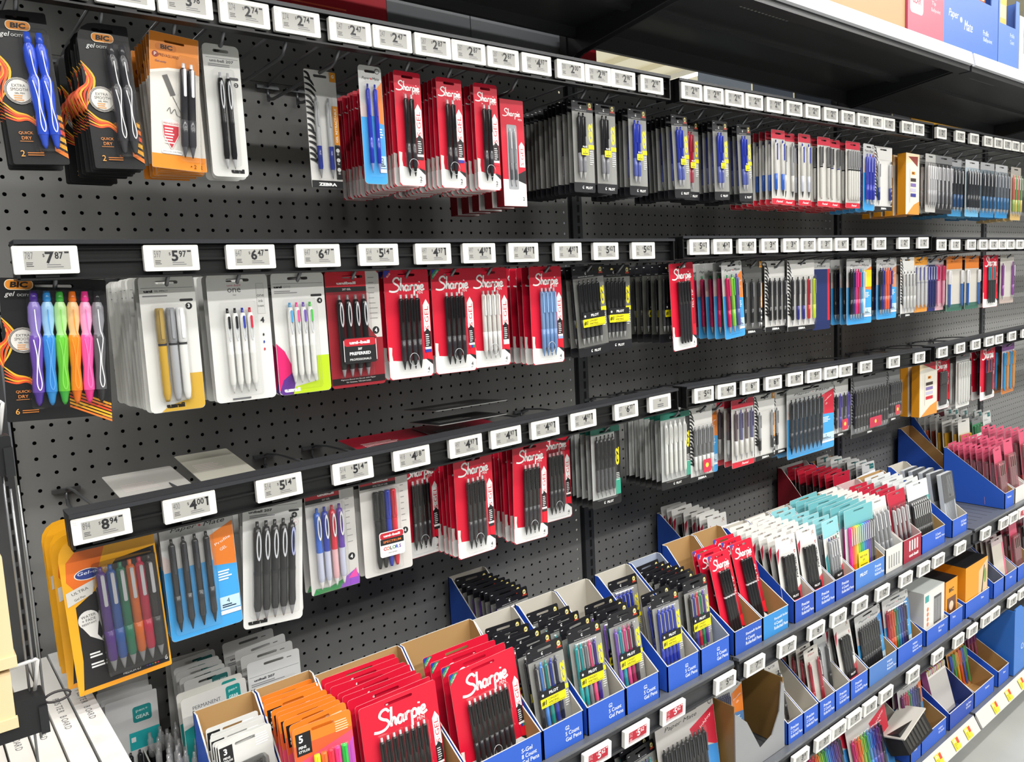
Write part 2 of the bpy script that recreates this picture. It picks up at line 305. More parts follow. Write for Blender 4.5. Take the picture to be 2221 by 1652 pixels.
def badge(p, x, d, k=1.0):
    p.disc(x, d, .2*k, '#d8c23a', .24*k); p.disc(x, d, .15*k, '#f3ecc0', .19*k); p.text('#1', x, d, .22*k, '#17130a', bold=.03); p.poly([(x-.22*k, d+.2*k), (x+.22*k, d+.2*k), (x+.28*k, d+.36*k), (x-.28*k, d+.36*k)], '#b8402c')
def paw(p, x, d, k, m='#f2f2f0'):
    p.stroke([(x-.1*k, d+.16*k), (x-.18*k, d-.02*k), (x-.05*k, d-.2*k), (x+.12*k, d-.18*k)], .06*k, m); p.disc(x-.02*k, d+.07*k, .1*k, m)
def sharpie(n, w, h, pens, tagc=None, name=None, felt=False, corner=None, num=None, kind='gel'):
    p = Pack(name or {2: 'two_pen_card', 4: 'four_pen_card', 8: 'eight_pen_card'}.get(n, 'felt_pen_card'), 'pen pack', w, h, '#cf1030', r=.16, back='#7d0f1c', edge='#e8b8bc'); tagw = .4 if n == 2 else .48
    p.rect(w-.38, .0 if False else 3.0, w-.02, h-1.4, '#a50d22')
    fl = h-1.15; p.poly([(.02, fl-.05), (.3, fl-.1), (w*.35, fl+.0), (w-.02-.5, fl), (w-.02, fl+.35), (w-.02, h-.2), (w-.2, h-.02), (.2, h-.02), (.02, h-.2)], '#e6e6e4')
    p.poly([(.05, fl-1.0), (.3, fl-.95), (.26, fl-.5), (.32, fl-.1), (.04, fl-.05)], '#d9d5d0'); p.poly([(w-.5, fl-.9), (w-.02, fl-1.0), (w-.02, fl+.05), (w-.42, fl-.1)], '#e0182c')
    p.poly([(w-.55, fl-.05), (w-.02, fl+.1), (w-.02, fl+.4), (w-.45, fl+.05)], '#1c1c1e')
    sw = w*.9 if n == 2 else w*.8 if n < 6 else w*.7; sd = 1.02 if n == 2 else 1.12 if n < 6 else 1.45; p.c.script(p.X(w*.5)+.0*w, -sd, sw, p.ny(), '#f5f3f1', wt=.17); p.text('PEN', w*.5+sw*.36, sd+.14*sw, .16 if n < 6 else .22, '#f5f3f1')
    t0 = 1.72 if n == 2 else 1.85 if n < 6 else 2.35; x0, x1 = {2: (.68, 1.1), 8: (1.15, 4.15)}.get(n, (w*.31, w*.68))
    p.row(kind, x0, x1, n, t0-.25, h-t0-.35, .165 if n < 6 else .17, pens)
    tx = w-.32
    if not felt:
        p.poly([(tx-.25, 2.35), (tx, 1.95), (tx+.25, 2.35), (tx+.25, 4.1), (tx-.25, 4.1)], '#efeeec'); p.text('S·GEL', tx, 3.2, .31, '#d5102b', w=1.55, rot=90)
        p.poly([(tx-.24, 4.15), (tx, 3.9), (tx+.24, 4.15), (tx+.24, 5.15), (tx-.24, 5.15)], '#1c1c1e'); p.lines(tx-.17, 4.3, .34, 6, .14, .06, '#dcdcdc', 3); p.rect(tx-.24, 5.15, tx+.24, 5.3, '#f0f0ee')
        for i, q in enumerate(tagc or ()): p.rect(tx-.24+.48*i/len(tagc), 5.3, tx-.24+.48*(i+1)/len(tagc), 5.5, q)
    else: p.text('FELT TIP', tx, 3.2, .2, '#f0f0ee', w=1.6, rot=90)
    p.text(str(num or n), w-.38, h-.5, .26, '#2a2a2c'); p.lines(w-.5, h-.3, .26, 1, .1, .04, '#9a9a98')
    if corner:
        for i, q in enumerate(corner): p.poly([(.03+.35*i, .03), (.38+.35*i, .03), (.03, .38+.35*i), (.03, .03+.35*i)] if i else [(.03, .03), (.5, .03), (.03, .5)], q)
        p.text('COLORS' if len(corner) > 1 else 'BLUE', .34, .33, .11, '#f0f0f0', rot=45)
    p.blister(x0-.28, t0-.4, x1+.26, h-.3, .42)
    g = G(); cx = (x0+x1)/2
    if n > 1 and not felt and kind == 'gel':
        ring = [((p.X(cx)+.36*math.cos(a*.3927)), -.44, -(h-1.25)+.42*math.sin(a*.3927)) for a in range(17)]; g.tube(ring, .018, M('#c8c8cc', .2), 5); p.extra.append(('finger_window', g))
    return p
SB = pc(K, '#2a2a2e', K, '#c8c8ca', '#1a1a1c')
def g2(n, w, h, cols, fashion=False, tray=False, mid='#8f8f8b'):
    p = Pack('two_pen_card' if n == 2 else 'five_pen_card', 'pen pack', w, h, '#15151a' if not fashion else K, r=.14, back='#1a1a1a', edge='#3a3a3c'); topd = .95 if not fashion else .5
    if fashion: p.top(.5, '#1d7a66', .14)
    p.rect(.03, topd, w-.03 if not fashion else w-.62, h-.75, mid if not fashion else '#b8bab8')
    xg = w-.33
    ye = '#f2e313'; u = 1.75 if not fashion else 1.9; p.text('G2', xg, u+.72, .42, ye, w=1.5, rot=90, bold=.05)
    if not fashion:
        badge(p, w-.34, .42, .85); paw(p, w*.42, .62, .5); p.text('PREMIUM GEL ROLLER', w*.42, .84, .07, '#c8c8c8', w=w*.5); p.rect(.12, .2, .32, .25, '#d8d8d8')
        p.rect(w-.62, u+1.62, w-.03, u+1.95, ye); p.lines(w-.52, u+2.1, .42, 7, .16, .06, '#e8e8e6', 5)
    else: p.rect(w-.6, h-2.1, w-.03, h-.8, '#2f9a80'); p.lines(w-.52, u+2.1, .42, 5, .14, .05, '#e8e8e6', 5)
    paw(p, w*.42, h-.36, .55); p.text('PILOT', w*.42+.62, h-.36, .2, '#f4f4f2', w=.72, bold=.03)
    x0, x1 = (.55, .98) if n == 2 else (.5, w-1.0); L = h-topd-1.05
    p.row('loop' if fashion else 'gel', x0, x1, n, topd+.12, L, .165 if n < 5 else .155, cols)
    p.blister(x0-.3, topd+.02, x1+.3, h-.72, .44)
    if not fashion:
        g = G(); a = p.X(x0-.2); b = p.X(x1+.3); z0 = -(topd+.12+L*(.46 if tray else .58)); y = -.5
        if n > 2:
            g.slab(rr(a, z0-.1, b, z0+.42, .06), y, y+.02, '#17171a'); g.text('PILOT', (a+b)/2+.1, z0+.16, .2, y-.003, '#f4f4f2', w=.85, bold=.03); g.disc(a+.25, z0+.14, .09, y-.003, M('#f4f4f2'))
            g.slab(rr(a, z0-.72, b, z0-.1, .06), y, y+.02, ye); g.text('#1', a+.3, z0-.4, .36, y-.003, K, bold=.04, shear=.2); g.text('LONGEST', a+1.15, z0-.27, .15, y-.003, K, w=.95, bold=.02); g.text('WRITING', a+1.15, z0-.5, .15, y-.003, K, w=.95, bold=.02); g.rect(a+.7, z0-.66, b-.1, z0-.63, y-.003, M(K))
        else:
            g.slab(rr(a+.1, z0-.3, b-.1, z0+.2, .06), y, y+.02, ye); g.text('2', (a+b)/2, z0+.02, .2, y-.003, K); g.rect(a+.2, z0-.2, b-.2, z0-.15, y-.003, M(K)); g.text('PILOT', (a+b)/2, z0+.32, .13, y-.003, '#f0f0f0', bold=.02)
        p.extra.append(('sleeve_label', g))
    return p
def gp(c): return pc(c, c, '#8a8a8c', c, '#9a9a9c')
def swoosh(p, ox, oz, k):
    for i, c in enumerate(('#f0b430', '#ea6a2c', '#d8452a', '#eda02c', '#e2562a')):
        o = i*.2*k; p.stroke([(ox-.05+o*.3, oz+o), (ox+.55*k-o*.6, oz+.9*k+o*.5), (ox+.3*k-o, oz+1.9*k), (ox-.05, oz+2.6*k+o*.4)], .12*k, c, taper=True)
        p.stroke([(ox-.05, oz+2.8*k+o), (ox+.5*k, oz+3.3*k+o*.6), (ox+1.1*k, oz+3.5*k+o*.3), (ox+1.7*k, oz+4.0*k+o*.5)], .11*k, c, taper=True)
def stripes(p, x0, x1, d0, d1, n, slope):
    cs = ('#f0a828', '#ea7a2c', '#e8502a', '#f2b428')
    for i in range(n):
        a = d0+(d1-d0)*i/n; b = a+(d1-d0)/n*.62; p.poly([(x0, a), (x1, a+slope), (x1, b+slope), (x0, b)], cs[i % 4])
def oval_logo(p, x, d, k):
    p.rrect(x-.52*k, d-.22*k, x+.52*k, d+.22*k, .2*k, '#f6e6c8'); p.rrect(x-.49*k, d-.19*k, x+.49*k, d+.19*k, .17*k, '#e8902a'); p.text('BIC', x, d, .25*k, '#15110c', w=.66*k, bold=.05, shear=.12)
def bic(n, w, h, cols, six=False):
    p = Pack('six_pen_card' if six else 'two_pen_card', 'pen pack', w, h, '#131315', r=.1, rs=(.1, .1, .1, .1 if six else .9), back='#1a1a1a', edge='#2c2a28')
    k = 1.0; swoosh(p, .05, 1.9, .84); stripes(p, w-(1.9 if six else .55), w-.02, h-(1.5 if six else 2.6), h-.5, 6, (.9 if six else .35))
    oval_logo(p, (.8 if six else 1.15), (.32 if six else .7), 1.0 if not six else 1.15); p.text('gel', .55 if not six else .4, 1.15 if not six else .8, .3, '#ececea', shear=.35); p.text('OCITY', 1.05 if not six else .95, 1.15 if not six else .82, .12, '#ececea')
    cx, cd = (.75, 3.7) if not six else (.85, 3.0)
    for r, c in ((.62, '#d8d4cc'), (.6, '#201c1a'), (.57, '#d8d4cc'), (.55, '#1a1716'), (.52, '#dcd8d0')): p.disc(cx, cd, r, c)
    p.text('EXTRA', cx, cd-.24, .13, '#26262a'); p.text('SMOOTH', cx, cd-.06, .14, '#26262a', w=.72); p.text('GEL PEN', cx, cd+.11, .08, '#26262a'); p.lines(cx-.26, cd+.2, .52, 3, .1, .05, '#d99a60', 4)
    qx = .72; p.text('QUICK', qx, h-1.45, .15, '#e8924a', w=.6); p.text('DRY', qx, h-1.22, .15, '#e8924a'); p.rect(qx-.3, h-1.08, qx+.25, h-1.06, '#e8924a'); p.text(str(n), .45, h-.5, .28, '#e8a04a'); p.lines(.65, h-.55, .7, 2, .1, .04, '#c87832', 2)
    if six: p.row('wave', 1.35, w-.5, 6, .62, h-1.35, .27, cols); p.blister(1.0, .5, w-.15, h-.6, .72)
    else: p.row('wave', 1.42, 1.92, 2, 1.05, h-1.75, .25, cols); p.blister(1.1, .9, 2.25, h-.55, .66)
    return p
def wv(c, d=None): return pc(d or '#c9ccd4', c, '#f2f2f4', c, c)
def zebra(n, w, h, pens, side='orange', kind='gel', body='#d9d8d4', ptop=1.7, L=None, sticker=None):
    p = Pack('striped_pen_card', 'pen pack', w, h, body, r=.1, back='#b8b8b4'); e = '#1a1a1c'
    for i in range(16): 
        d = .15+i*(h-1.6)/16; a = .1+.3*abs(math.sin(i*.7)); p.stroke([(.0, d), (.2+a*.5, d+.12), (.28+a*1.25, d+.5)], .17, e, sub=3, taper=True)
    p.rect(.01, h-.48, w-.01, h-.01, e); p.text('ZEBRA', w*.5, h-.25, .2, '#f4f4f2', w=min(w*.7, 1.25), bold=.05)
    if side == 'orange':
        p.rect(w-.46, .03, w-.03, .62, '#e89a2c'); p.text('G', w-.24, .28, .2, '#fff', bold=.03); p.rect(w-.42, 2.1, w-.02, 4.5, '#e2922c'); p.text('GEL RETRACTABLE', w-.22, 3.3, .15, '#fbf3e2', w=2.1, rot=90, bold=.02)
    if side == 'black': p.rect(w-.42, 1.6, w-.02, 4.3, e); p.text('BALLPOINT PEN', w-.22, 3.0, .14, '#f0f0f0', w=2.2, rot=90)
    if side:
        p.rect(w-.42, 4.55, w-.02, h-.6, e)
        for i in range(3): p.disc(w-.22, 4.85+i*.6, .13, '#d8d8d6'); p.lines(w-.3, 5.03+i*.6, .16, 2, .07, .03, '#d8d8d6', i)
    L = L or h-ptop-.6; xm = (w-.42 if side else w); p.row(kind, .6 if n > 1 else .7, xm-.32, n, ptop, L, min(.16, (xm-.9)/max(n, 1)*.5), pens); p.blister(.35, ptop-.15, xm-.08, h-.55, .44)
    if sticker: g = G(); g.slab(rr(p.X(w*.4), -h+.8, p.X(w*.75), -h+2.0, .2), -.47, -.455, sticker); g.disc(p.X(w*.57), -h+1.45, .22, -.473, M('#e8d24a')); p.extra.append(('round_sticker', g))
    return p
def pmate(n, w, h, cols, wedge='#e8802c', word='Profile', L=None, num=None, blue='#3f9fe0', kind='gel', yellow=False, x1=None):
    p = Pack('ballpoint_card', 'pen pack', w, h, '#c4c4c2', r=.22, back='#9aa6ac', edge='#d2d6d8'); m = h*.42
    p.foot(m, blue, .22); p.poly([(.02, m-.9), (.5, m-.5), (.6, m+.1), (.02, m+.1)], '#c9b8b4')
    p.poly([(w*.66, 1.5), (w-.02, .9), (w-.02, m+.5), (w*.68, m+.35)], wedge); p.text('Paper', w*.32, .78, .28 if w > 2.4 else .2, '#22242a', w=w*.36, shear=.3); p.text('Mate', w*.74, .76, .25 if w > 2.4 else .18, '#22242a', w=w*.3, shear=.3); p.disc(w*.54, .78, .06, '#d22a3c')
    if w > 2.4: p.text(word, w*.83, 1.95, .16, '#fff3ea', w=w*.24, rot=22); p.text('GEL', w*.83, 2.4, .17, '#fff3ea', rot=22)
    p.disc(w-.3, .3, .16, '#4a4c50'); p.disc(w-.3, .3, .12, '#b9bab8'); p.lines(w*.72, m+.75, w*.22, 4, .16, .09, '#d8ecf8', 7); p.rect(w*.7, h-1.75, w-.05, h-1.0, '#bcd8ea'); p.text(str(num or n), w*.82, h-1.5, .26, '#15304a'); p.lines(w*.73, h-1.3, w*.2, 2, .12, .07, '#15304a', 8); p.rect(w*.7, h-.95, w-.05, h-.72, '#eef2f4')
    t = 1.15; L = L or h-t-.55; p.row(kind, .5, x1 or w*.6, n, t, L, min(.19, (w*.62-.4)/n*.47), cols); p.blister(.2, t-.15, (x1 or w*.6)+.35, h-.4, .5)
    if yellow: p.rect(w*.66, 1.3, w-.05, 3.2, '#ecd21c')
    return p
def pentel(n, w, h, pens, kind='gel', word=None, wide=False):
    p = Pack('red_topped_pen_card', 'pen pack', w, h, '#d6d4ce', r=.12, back='#bdbab4'); p.top(.85, '#c8203a', .12); p.foot(h-.55, '#d02438', .12); p.text('Pentel', w*.58, h-.28, .22, '#f6e8e8', w=min(w*.6, 1.1), shear=.3, bold=.02)
    if word: p.text(word, w-.28, 2.6, .24, '#1c1c20', w=1.5, rot=90, shear=.15)
    else: p.rect(w-.42, 3.4, w-.1, 3.9, '#c84038'); p.lines(w-.4, 4.2, .3, 4, .16, .08, '#7a86b8', 3)
    p.row(kind, .42, w-.62 if n > 1 else .5, n, 1.0, h-1.75, min(.16, (w-.8)/n*.48), pens); p.blister(.18, .9, w-.3, h-.62, .42); return p
def white_uni(name, n, w, h, pens, kind, art):
    p = Pack('pen_card', 'pen pack', w, h, '#d9d9d5', r=.24, back='#c2c2bd', edge='#ebebe8'); art(p); p.row(kind, *pens); return p
# ---- the individual designs
def T_uni2():
    p = Pack('two_pen_card', 'pen pack', 2.0, 7.15, '#cfcfcb', r=.26, back='#bdbdb8', edge='#e8e8e5'); p.rect(.15, .72, 1.9, .74, '#55555a'); p.text('uni-ball 207', 1.0, .88, .15, '#3a3a40', w=1.3, bold=.02); p.lines(.25, 1.05, 1.2, 2, .09, .04, '#77777a', 2); p.disc(1.7, 2.1, .13, '#2a2a2c'); p.text('2', 1.7, 2.1, .14, '#eee'); p.rrect(1.35, 1.7, 1.85, 1.85, .06, '#3c3c40')
    p.text('uni', 1.4, h7(p)-.32, .24, '#121214', w=.75, bold=.08); p.row('loop', .78, 1.2, 2, 1.55, 5.2, .17, (pc(K, K, '#b9bbbf', '#a8a8ac'),)); p.blister(.42, 1.35, 1.55, 6.6, .42); return p
def h7(p): return p.h
def T_prev():
    p = Pack('pen_bag', 'pen pack', 2.5, 7.0, '#d8d4cc', r=.08, back='#b9722c', edge='#e2a050', slot=(.42, .5, .06)); o = '#e0862a'
    p.poly([(.01, .01), (2.49, .01), (2.49, 1.9), (1.6, 1.7), (.9, 1.75), (.01, 2.0)], o); p.poly([(.01, 2.0), (.9, 1.75), (1.6, 1.7), (1.6, 1.85), (.9, 1.9), (.01, 2.15)], '#f3ede4'); p.foot(h7(p)-.75, '#e88a20', .05)
    p.rrect(.3, .55, 1.35, .9, .15, '#d07622'); p.text('BIC', .85, .72, .24, '#2a1c10', w=.6, bold=.05); p.disc(.28, 1.15, .16, '#8a3020'); p.text('P', .28, 1.15, .18, '#f4e8d8'); p.text('PREVAGUARD', .95, 1.15, .15, '#7a3a18', w=1.0); p.text('Gel-ocity', .55, 1.5, .14, '#2c3a7a', shear=.2)
    p.poly([(.6, 2.2), (.85, 2.1), (1.25, 3.1), (1.0, 3.2)], '#5c5a58'); p.stroke([(1.1, 3.2), (1.6, 4.2)], .03, '#3a3a3a', sub=1); p.stroke([(.8, 4.0), (.95, 3.8), (1.0, 4.1), (1.2, 3.85), (1.3, 4.15), (1.6, 4.25)], .03, '#4a4a4a')
    p.poly([(.55, 4.5), (.95, 4.35), (1.4, 4.55), (1.4, 5.2), (1.0, 6.0), (.6, 5.3)], '#f0d8d4'); p.poly([(.58, 4.75), (1.37, 4.75), (1.36, 5.2), (1.0, 5.92), (.63, 5.28)], '#c02c3c'); p.text('PREVAGUARD', .98, 4.64, .1, '#a02030', w=.75)
    p.lines(.66, 4.86, .62, 6, .15, .07, '#f2dcdc', 4); p.rrect(.5, 6.0, 1.55, 6.22, .06, '#f4f2ee'); p.text('SMOOTH WRITING', 1.02, 6.11, .09, '#2a2a2a', w=.95); p.text('• 2', 2.1, 6.75, .2, '#3a2410')
    p.row('gel', 1.62, 2.02, 2, 1.45, 4.9, .2, (pc('#2a2a2e', '#38383c', '#d6d6da', '#e4e4e6', '#55555a'),)); p.blister(1.3, 1.1, 2.4, 6.6, .55); return p
def T_shbox():
    p = Pack('pen_box', 'pen box', 2.1, 7.5, '#c81430', r=.02, slot=None, edge='#8c0c1c', thick=.9); p.foot(5.6, '#e4e3e0', .02); p.poly([(1.2, 5.3), (2.09, 4.9), (2.09, 5.9), (1.2, 5.62)], '#1c1c1e'); p.c.script(p.X(1.0), -1.0, 1.6, p.ny(), '#f5f3f1'); p.text('PEN', 1.75, 1.35, .14, '#f5f3f1')
    p.rrect(.5, 1.75, 1.4, 6.3, .1, '#9ea0a4'); p.poly([(1.55, 3.2), (1.8, 2.9), (2.05, 3.2), (2.05, 4.7), (1.55, 4.7)], '#efeeec'); p.text('S·GEL', 1.8, 3.9, .25, '#d5102b', w=1.35, rot=90); p.text('2', 1.8, 6.95, .24, '#2a2a2c')
    p.pen('gel', .75, 2.0, 4.1, .12, pc('#8a8c90', '#55575b', '#b8babd', '#a8aaad'), -.5); p.pen('gel', 1.15, 2.0, 4.1, .12, pc('#8a8c90', '#55575b', '#b8babd', '#a8aaad'), -.5)
    a = G(); a.slab(rr(-.32, -.6, .32, .02, .06), -.02, .02, '#c81430'); p.extra.append(('hang_tab', a)); return p
def T_drgrip():
    p = Pack('single_pen_card', 'pen pack', 1.7, 7.0, '#c9c9c6', r=.12, back='#aaa'); p.rect(.03, .05, 1.67, .5, '#8c8c8c'); p.text('Dr.Grip', 1.05, 2.2, .32, '#3a3a3c', w=1.9, rot=90, bold=.02); p.text('LIMITED', 1.4, 2.6, .14, '#555', w=1.0, rot=90); p.rect(.02, 6.2, 1.68, 6.98, '#101012'); p.text('PILOT', .9, 6.55, .22, '#f2f2f2', bold=.03); p.pen('gel', .5, 1.2, 4.6, .2, pc('#b8bcc4', '#d8b4bc', '#ccc', '#ddd')); p.blister(.2, 1.0, .85, 6.1, .5); return p
def T_bicbox(stripe='#3a3a8a', wide=3.6):
    p = Pack('pen_box', 'pen box', wide, 7.2, '#d9d3c6', r=.02, slot=None, edge='#e2951c', thick=1.0, back='#e2951c'); p.poly([(.02, .02), (wide-.02, .02), (wide-.02, .5), (.02, 1.3)], '#efd9b4'); p.poly([(.6, .4), (wide-.4, .3), (wide-.5, 1.5)], '#8a3a30' if stripe != '#c02030' else '#c02030'); oval_logo(p, wide*.55, 2.3, 1.0)
    for d, c in ((2.9, '#3a2e28'), (3.5, '#7a6aa0'), (4.1, '#b8b4c8'), (4.7, stripe)): p.rect(wide*.35, d, wide*.75, d+.4, c)
    p.poly([(.3, 7.18), (wide*.6, 6.0), (wide-.02, 5.6), (wide-.02, 7.18)], '#e8903a'); p.lines(wide*.2, 1.8, .08, 1, 1, 4, '#f2f0ea'); p.lines(wide*.28, 1.8, .08, 1, 1, 4, '#a8a49c'); return p
def simple(w, h, body, top, foot, n, kind, pens, txt=None, txc='#222', side=None, name='plain_pen_card', side_m=None, bl=CLEAR, t=1.0):
    p = Pack(name, 'pen pack', w, h, body, r=.14, back='#9c9c9a')
    if top: p.top(t, top, .14)
    if foot: p.foot(h-.9, foot, .14)
    if side_m: p.rect(w-.5, t, w-.03, h-.92, side_m)
    if txt: p.text(txt, w*.5, .68, .2, txc, w=w*.5, shear=.2)
    if side: p.text(side, w-.28, h*.45, .22, txc, w=h*.35, rot=90)
    if n: p.row(kind, .45, w-.5-(.3 if (side or side_m) else 0), n, t+.2, h-t-.75, min(.18, (w-.9)/n*.48), pens); p.blister(.2, t+.08, w-.2-(.3 if (side or side_m) else 0), h-.42, .46, bl)
    return p
def T_impact():
    p = Pack('three_pen_card', 'pen pack', 2.85, 7.3, '#d6d6d2', r=.26, back='#c4c4bf', edge='#e6e6e2'); p.rect(.1, .62, 2.75, .64, '#66666a'); p.text('uni', .45, .8, .14, '#2a2a2e', w=.45, bold=.06); p.text('GEL IMPACT', 1.1, .8, .1, '#4a4a4e', w=.7); p.lines(.15, 1.02, 1.9, 1, .1, .07, '#7a7a7c'); p.rrect(2.0, 1.25, 2.7, 1.38, .06, '#2c2c2e'); p.disc(2.45, 1.65, .18, '#202022'); p.text('3', 2.45, 1.63, .2, '#f2f2f0', bold=.03)
    p.poly([(1.95, 5.3), (2.84, 5.3), (2.84, 7.1), (2.66, 7.28), (.55, 7.28), (.9, 7.0), (1.95, 6.7)], '#c8a038'); p.text('uni', 1.3, 6.98, .26, '#1c160a', w=.95, bold=.08)
    for x, a, b in ((.85, '#a08850', '#c09a3a'), (1.4, '#8e9094', '#a4a6aa'), (1.9, '#e8e8e8', '#dededa')): p.pen('cap', x, 1.7, 5.0, .22, pc(b, '#3a3a3c', a, a))
    p.blister(.5, 1.5, 2.2, 6.72, .52); return p
def T_one(colour):
    w = 3.45 if not colour else 3.3; p = Pack('four_pen_card', 'pen pack', w, 7.2, '#d9d9d6', r=.26, back='#c6c6c2', edge='#eaeae7')
    if colour:
        p.rect(.1, .62, w-.1, .64, '#66666a'); p.text('uni', .4, .82, .14, '#2a2a2e', w=.5, bold=.06); p.text('one', .95, .82, .14, '#a8a8ac'); p.lines(.15, 1.05, 1.5, 2, .1, .05, '#8a8a8c'); p.rrect(2.4, 1.3, 3.1, 1.44, .06, '#2c2c2e'); p.disc(2.95, 1.7, .17, '#202022'); p.text('4', 2.95, 1.7, .18, '#f2f2f0')
        p.poly([(.02, 4.1), (.5, 4.6), (.85, 5.4), (.9, 6.2), (.3, 7.0), (.02, 6.9)], '#d8206a'); p.poly([(.02, 7.0), (.3, 6.3), (.85, 5.9), (1.0, 6.6), (.85, 7.18), (.2, 7.18)], '#5a2f86'); p.poly([(2.5, 5.0), (w-.02, 5.0), (w-.02, 7.0), (w-.2, 7.18), (.85, 7.18), (1.0, 6.75), (2.5, 6.5)], '#b6d21e'); p.text('uni', .8, 6.92, .24, '#eeeef4', w=1.0, bold=.07)
        cs = ('#4a9ad0', '#e05090', '#6a4ab0', '#4ab84a')
    else:
        p.text('uni-ball', 1.5, .62, .11, '#b82a40', w=.75); p.text('one', 1.5, .9, .24, '#4a4a50', w=.75); p.text('Gel', 1.5, 1.16, .09, '#77777a'); p.rect(2.75, .55, 3.2, 2.3, '#b8b6b4'); p.rect(2.77, .57, 3.18, 2.28, '#d2d2cf'); p.text('one', 2.98, 1.25, .13, '#333'); p.text('ink', 2.98, 1.55, .16, '#333'); p.text('DARK', 2.98, 1.85, .1, '#333'); p.text('4', 2.98, 2.65, .32, '#2a2a2e', bold=.04)
        for i, c in enumerate(('#2a2a2e', '#33479a', '#c03040')): p.disc(2.98, 3.5+i*.42, .05, c, .08)
        p.lines(.9, 7.0, 1.6, 1, .1, .09, '#6a6a6e'); cs = (K, K, '#2b3a9c', '#c8203a')
    for i, c in enumerate(cs): p.pen('loop', .95+i*.42, 1.9 if not colour else 1.75, 4.8, .175, pc('#e6e6e3', '#dcdcd8', '#cfd2d6', c, '#d0d0ce'))
    g = G()
    for i, c in enumerate(cs): g.slab(rr(p.X(.95+i*.42)-.07, -(3.05 if not colour else 2.9), p.X(.95+i*.42)+.07, -(2.35 if not colour else 2.2), .06), -.47, -.45, c)
    p.extra.append(('clip_inlay', g)); p.blister(.6, 1.55, 2.6, 6.9, .52); return p
def T_u207():
    p = Pack('four_pen_card', 'pen pack', 3.7, 7.2, '#8e1a26', r=.2, back='#5c1018', edge='#c08a8c'); p.top(.95, '#c41c2c', .2); p.rect(.02, .95, 3.0, 1.25, '#1c1a1c'); p.poly([(2.75, .02), (3.5, .02), (3.68, .2), (3.68, 4.2), (3.3, 4.2), (2.75, 3.5)], '#c3c0bc'); p.text('uniball', 1.4, .72, .17, '#f2eaea', w=1.3, bold=.05); p.text('207 GEL', 1.4, 1.1, .12, '#f2eaea'); p.lines(2.9, .4, .6, 9, .32, .05, '#8a8886', 4); p.disc(3.25, 3.75, .24, '#1c1c1e'); p.text('4', 3.25, 3.75, .26, '#f2f2f0', bold=.03)
    p.rect(.02, 6.6, 3.68, 7.0, '#14090c'); p.text('Pigment-Based Ink Bonds with Paper', 1.8, 6.72, .1, '#d8d0d0', w=2.4); p.text('for Intense, Vibrant Lines', 1.8, 6.88, .1, '#d8d0d0', w=1.7)
    p.row('loop', .75, 2.4, 4, 1.45, 5.1, .2, (pc(K, '#1e1e20', '#c2c4c8', '#777', '#909094'),)); p.blister(.4, 1.3, 2.75, 6.6, .55)
    g = G(); g.slab(rr(-1.2, -5.7, 1.05, -4.1, .18), -.6, -.57, '#1a1a1c'); g.plate(rr(-1.15, -4.62, 1.0, -4.15, .15), -.603, '#b8202e'); g.text('uni-ball', -.1, -4.4, .2, -.606, '#f2eaea', w=1.4, bold=.05); g.text('207', -.1, -4.8, .14, -.606, '#f2f2f2', bold=.02); g.text('PREFERRED', -.1, -5.08, .19, -.606, '#f2f2f2', w=1.45, bold=.03); g.text('PROFESSIONALS', -.1, -5.45, .13, -.606, '#f2f2f2', w=1.45)
    for a, b, c, d in ((-1.2, -5.7, -1.16, -4.1), (1.01, -5.7, 1.05, -4.1)): g.rect(a, b+.15, c, d-.15, -.606, M('#e6e2e2'))
    p.extra.append(('front_label', g)); return p
def T_u5():
    p = Pack('five_pen_card', 'pen pack', 3.6, 7.75, '#dcdcd9', r=.26, back='#b9b9b5', edge='#ececea'); p.rect(.1, .6, 3.3, .62, '#55555a'); p.text('uniball 207', 1.05, .82, .16, '#26262a', w=1.4, bold=.04); p.lines(.4, 1.02, 1.6, 2, .1, .05, '#7c7c80'); p.rrect(2.75, .95, 3.4, 1.08, .06, '#2c2c2e'); p.disc(3.1, 1.3, .18, '#202022'); p.text('4', 3.1, 1.3, .19, '#f2f2f0'); p.disc(3.15, 1.75, .2, '#c89aa0'); p.disc(3.15, 1.75, .18, '#e2e0de'); p.text('+1', 3.15, 1.75, .12, '#b03040'); p.text('uni', .85, 7.4, .28, '#141416', w=1.15, bold=.08)
    for i in range(5): p.pen('loop', .75+i*.52, 1.35, 5.9, .235, pc('#1a1a1d', '#232326', '#bfc1c6' if i < 4 else '#9aa0c8', '#1e1e20', '#8a8a8e'))
    p.blister(.35, 1.2, 3.2, 7.1, .62); return p
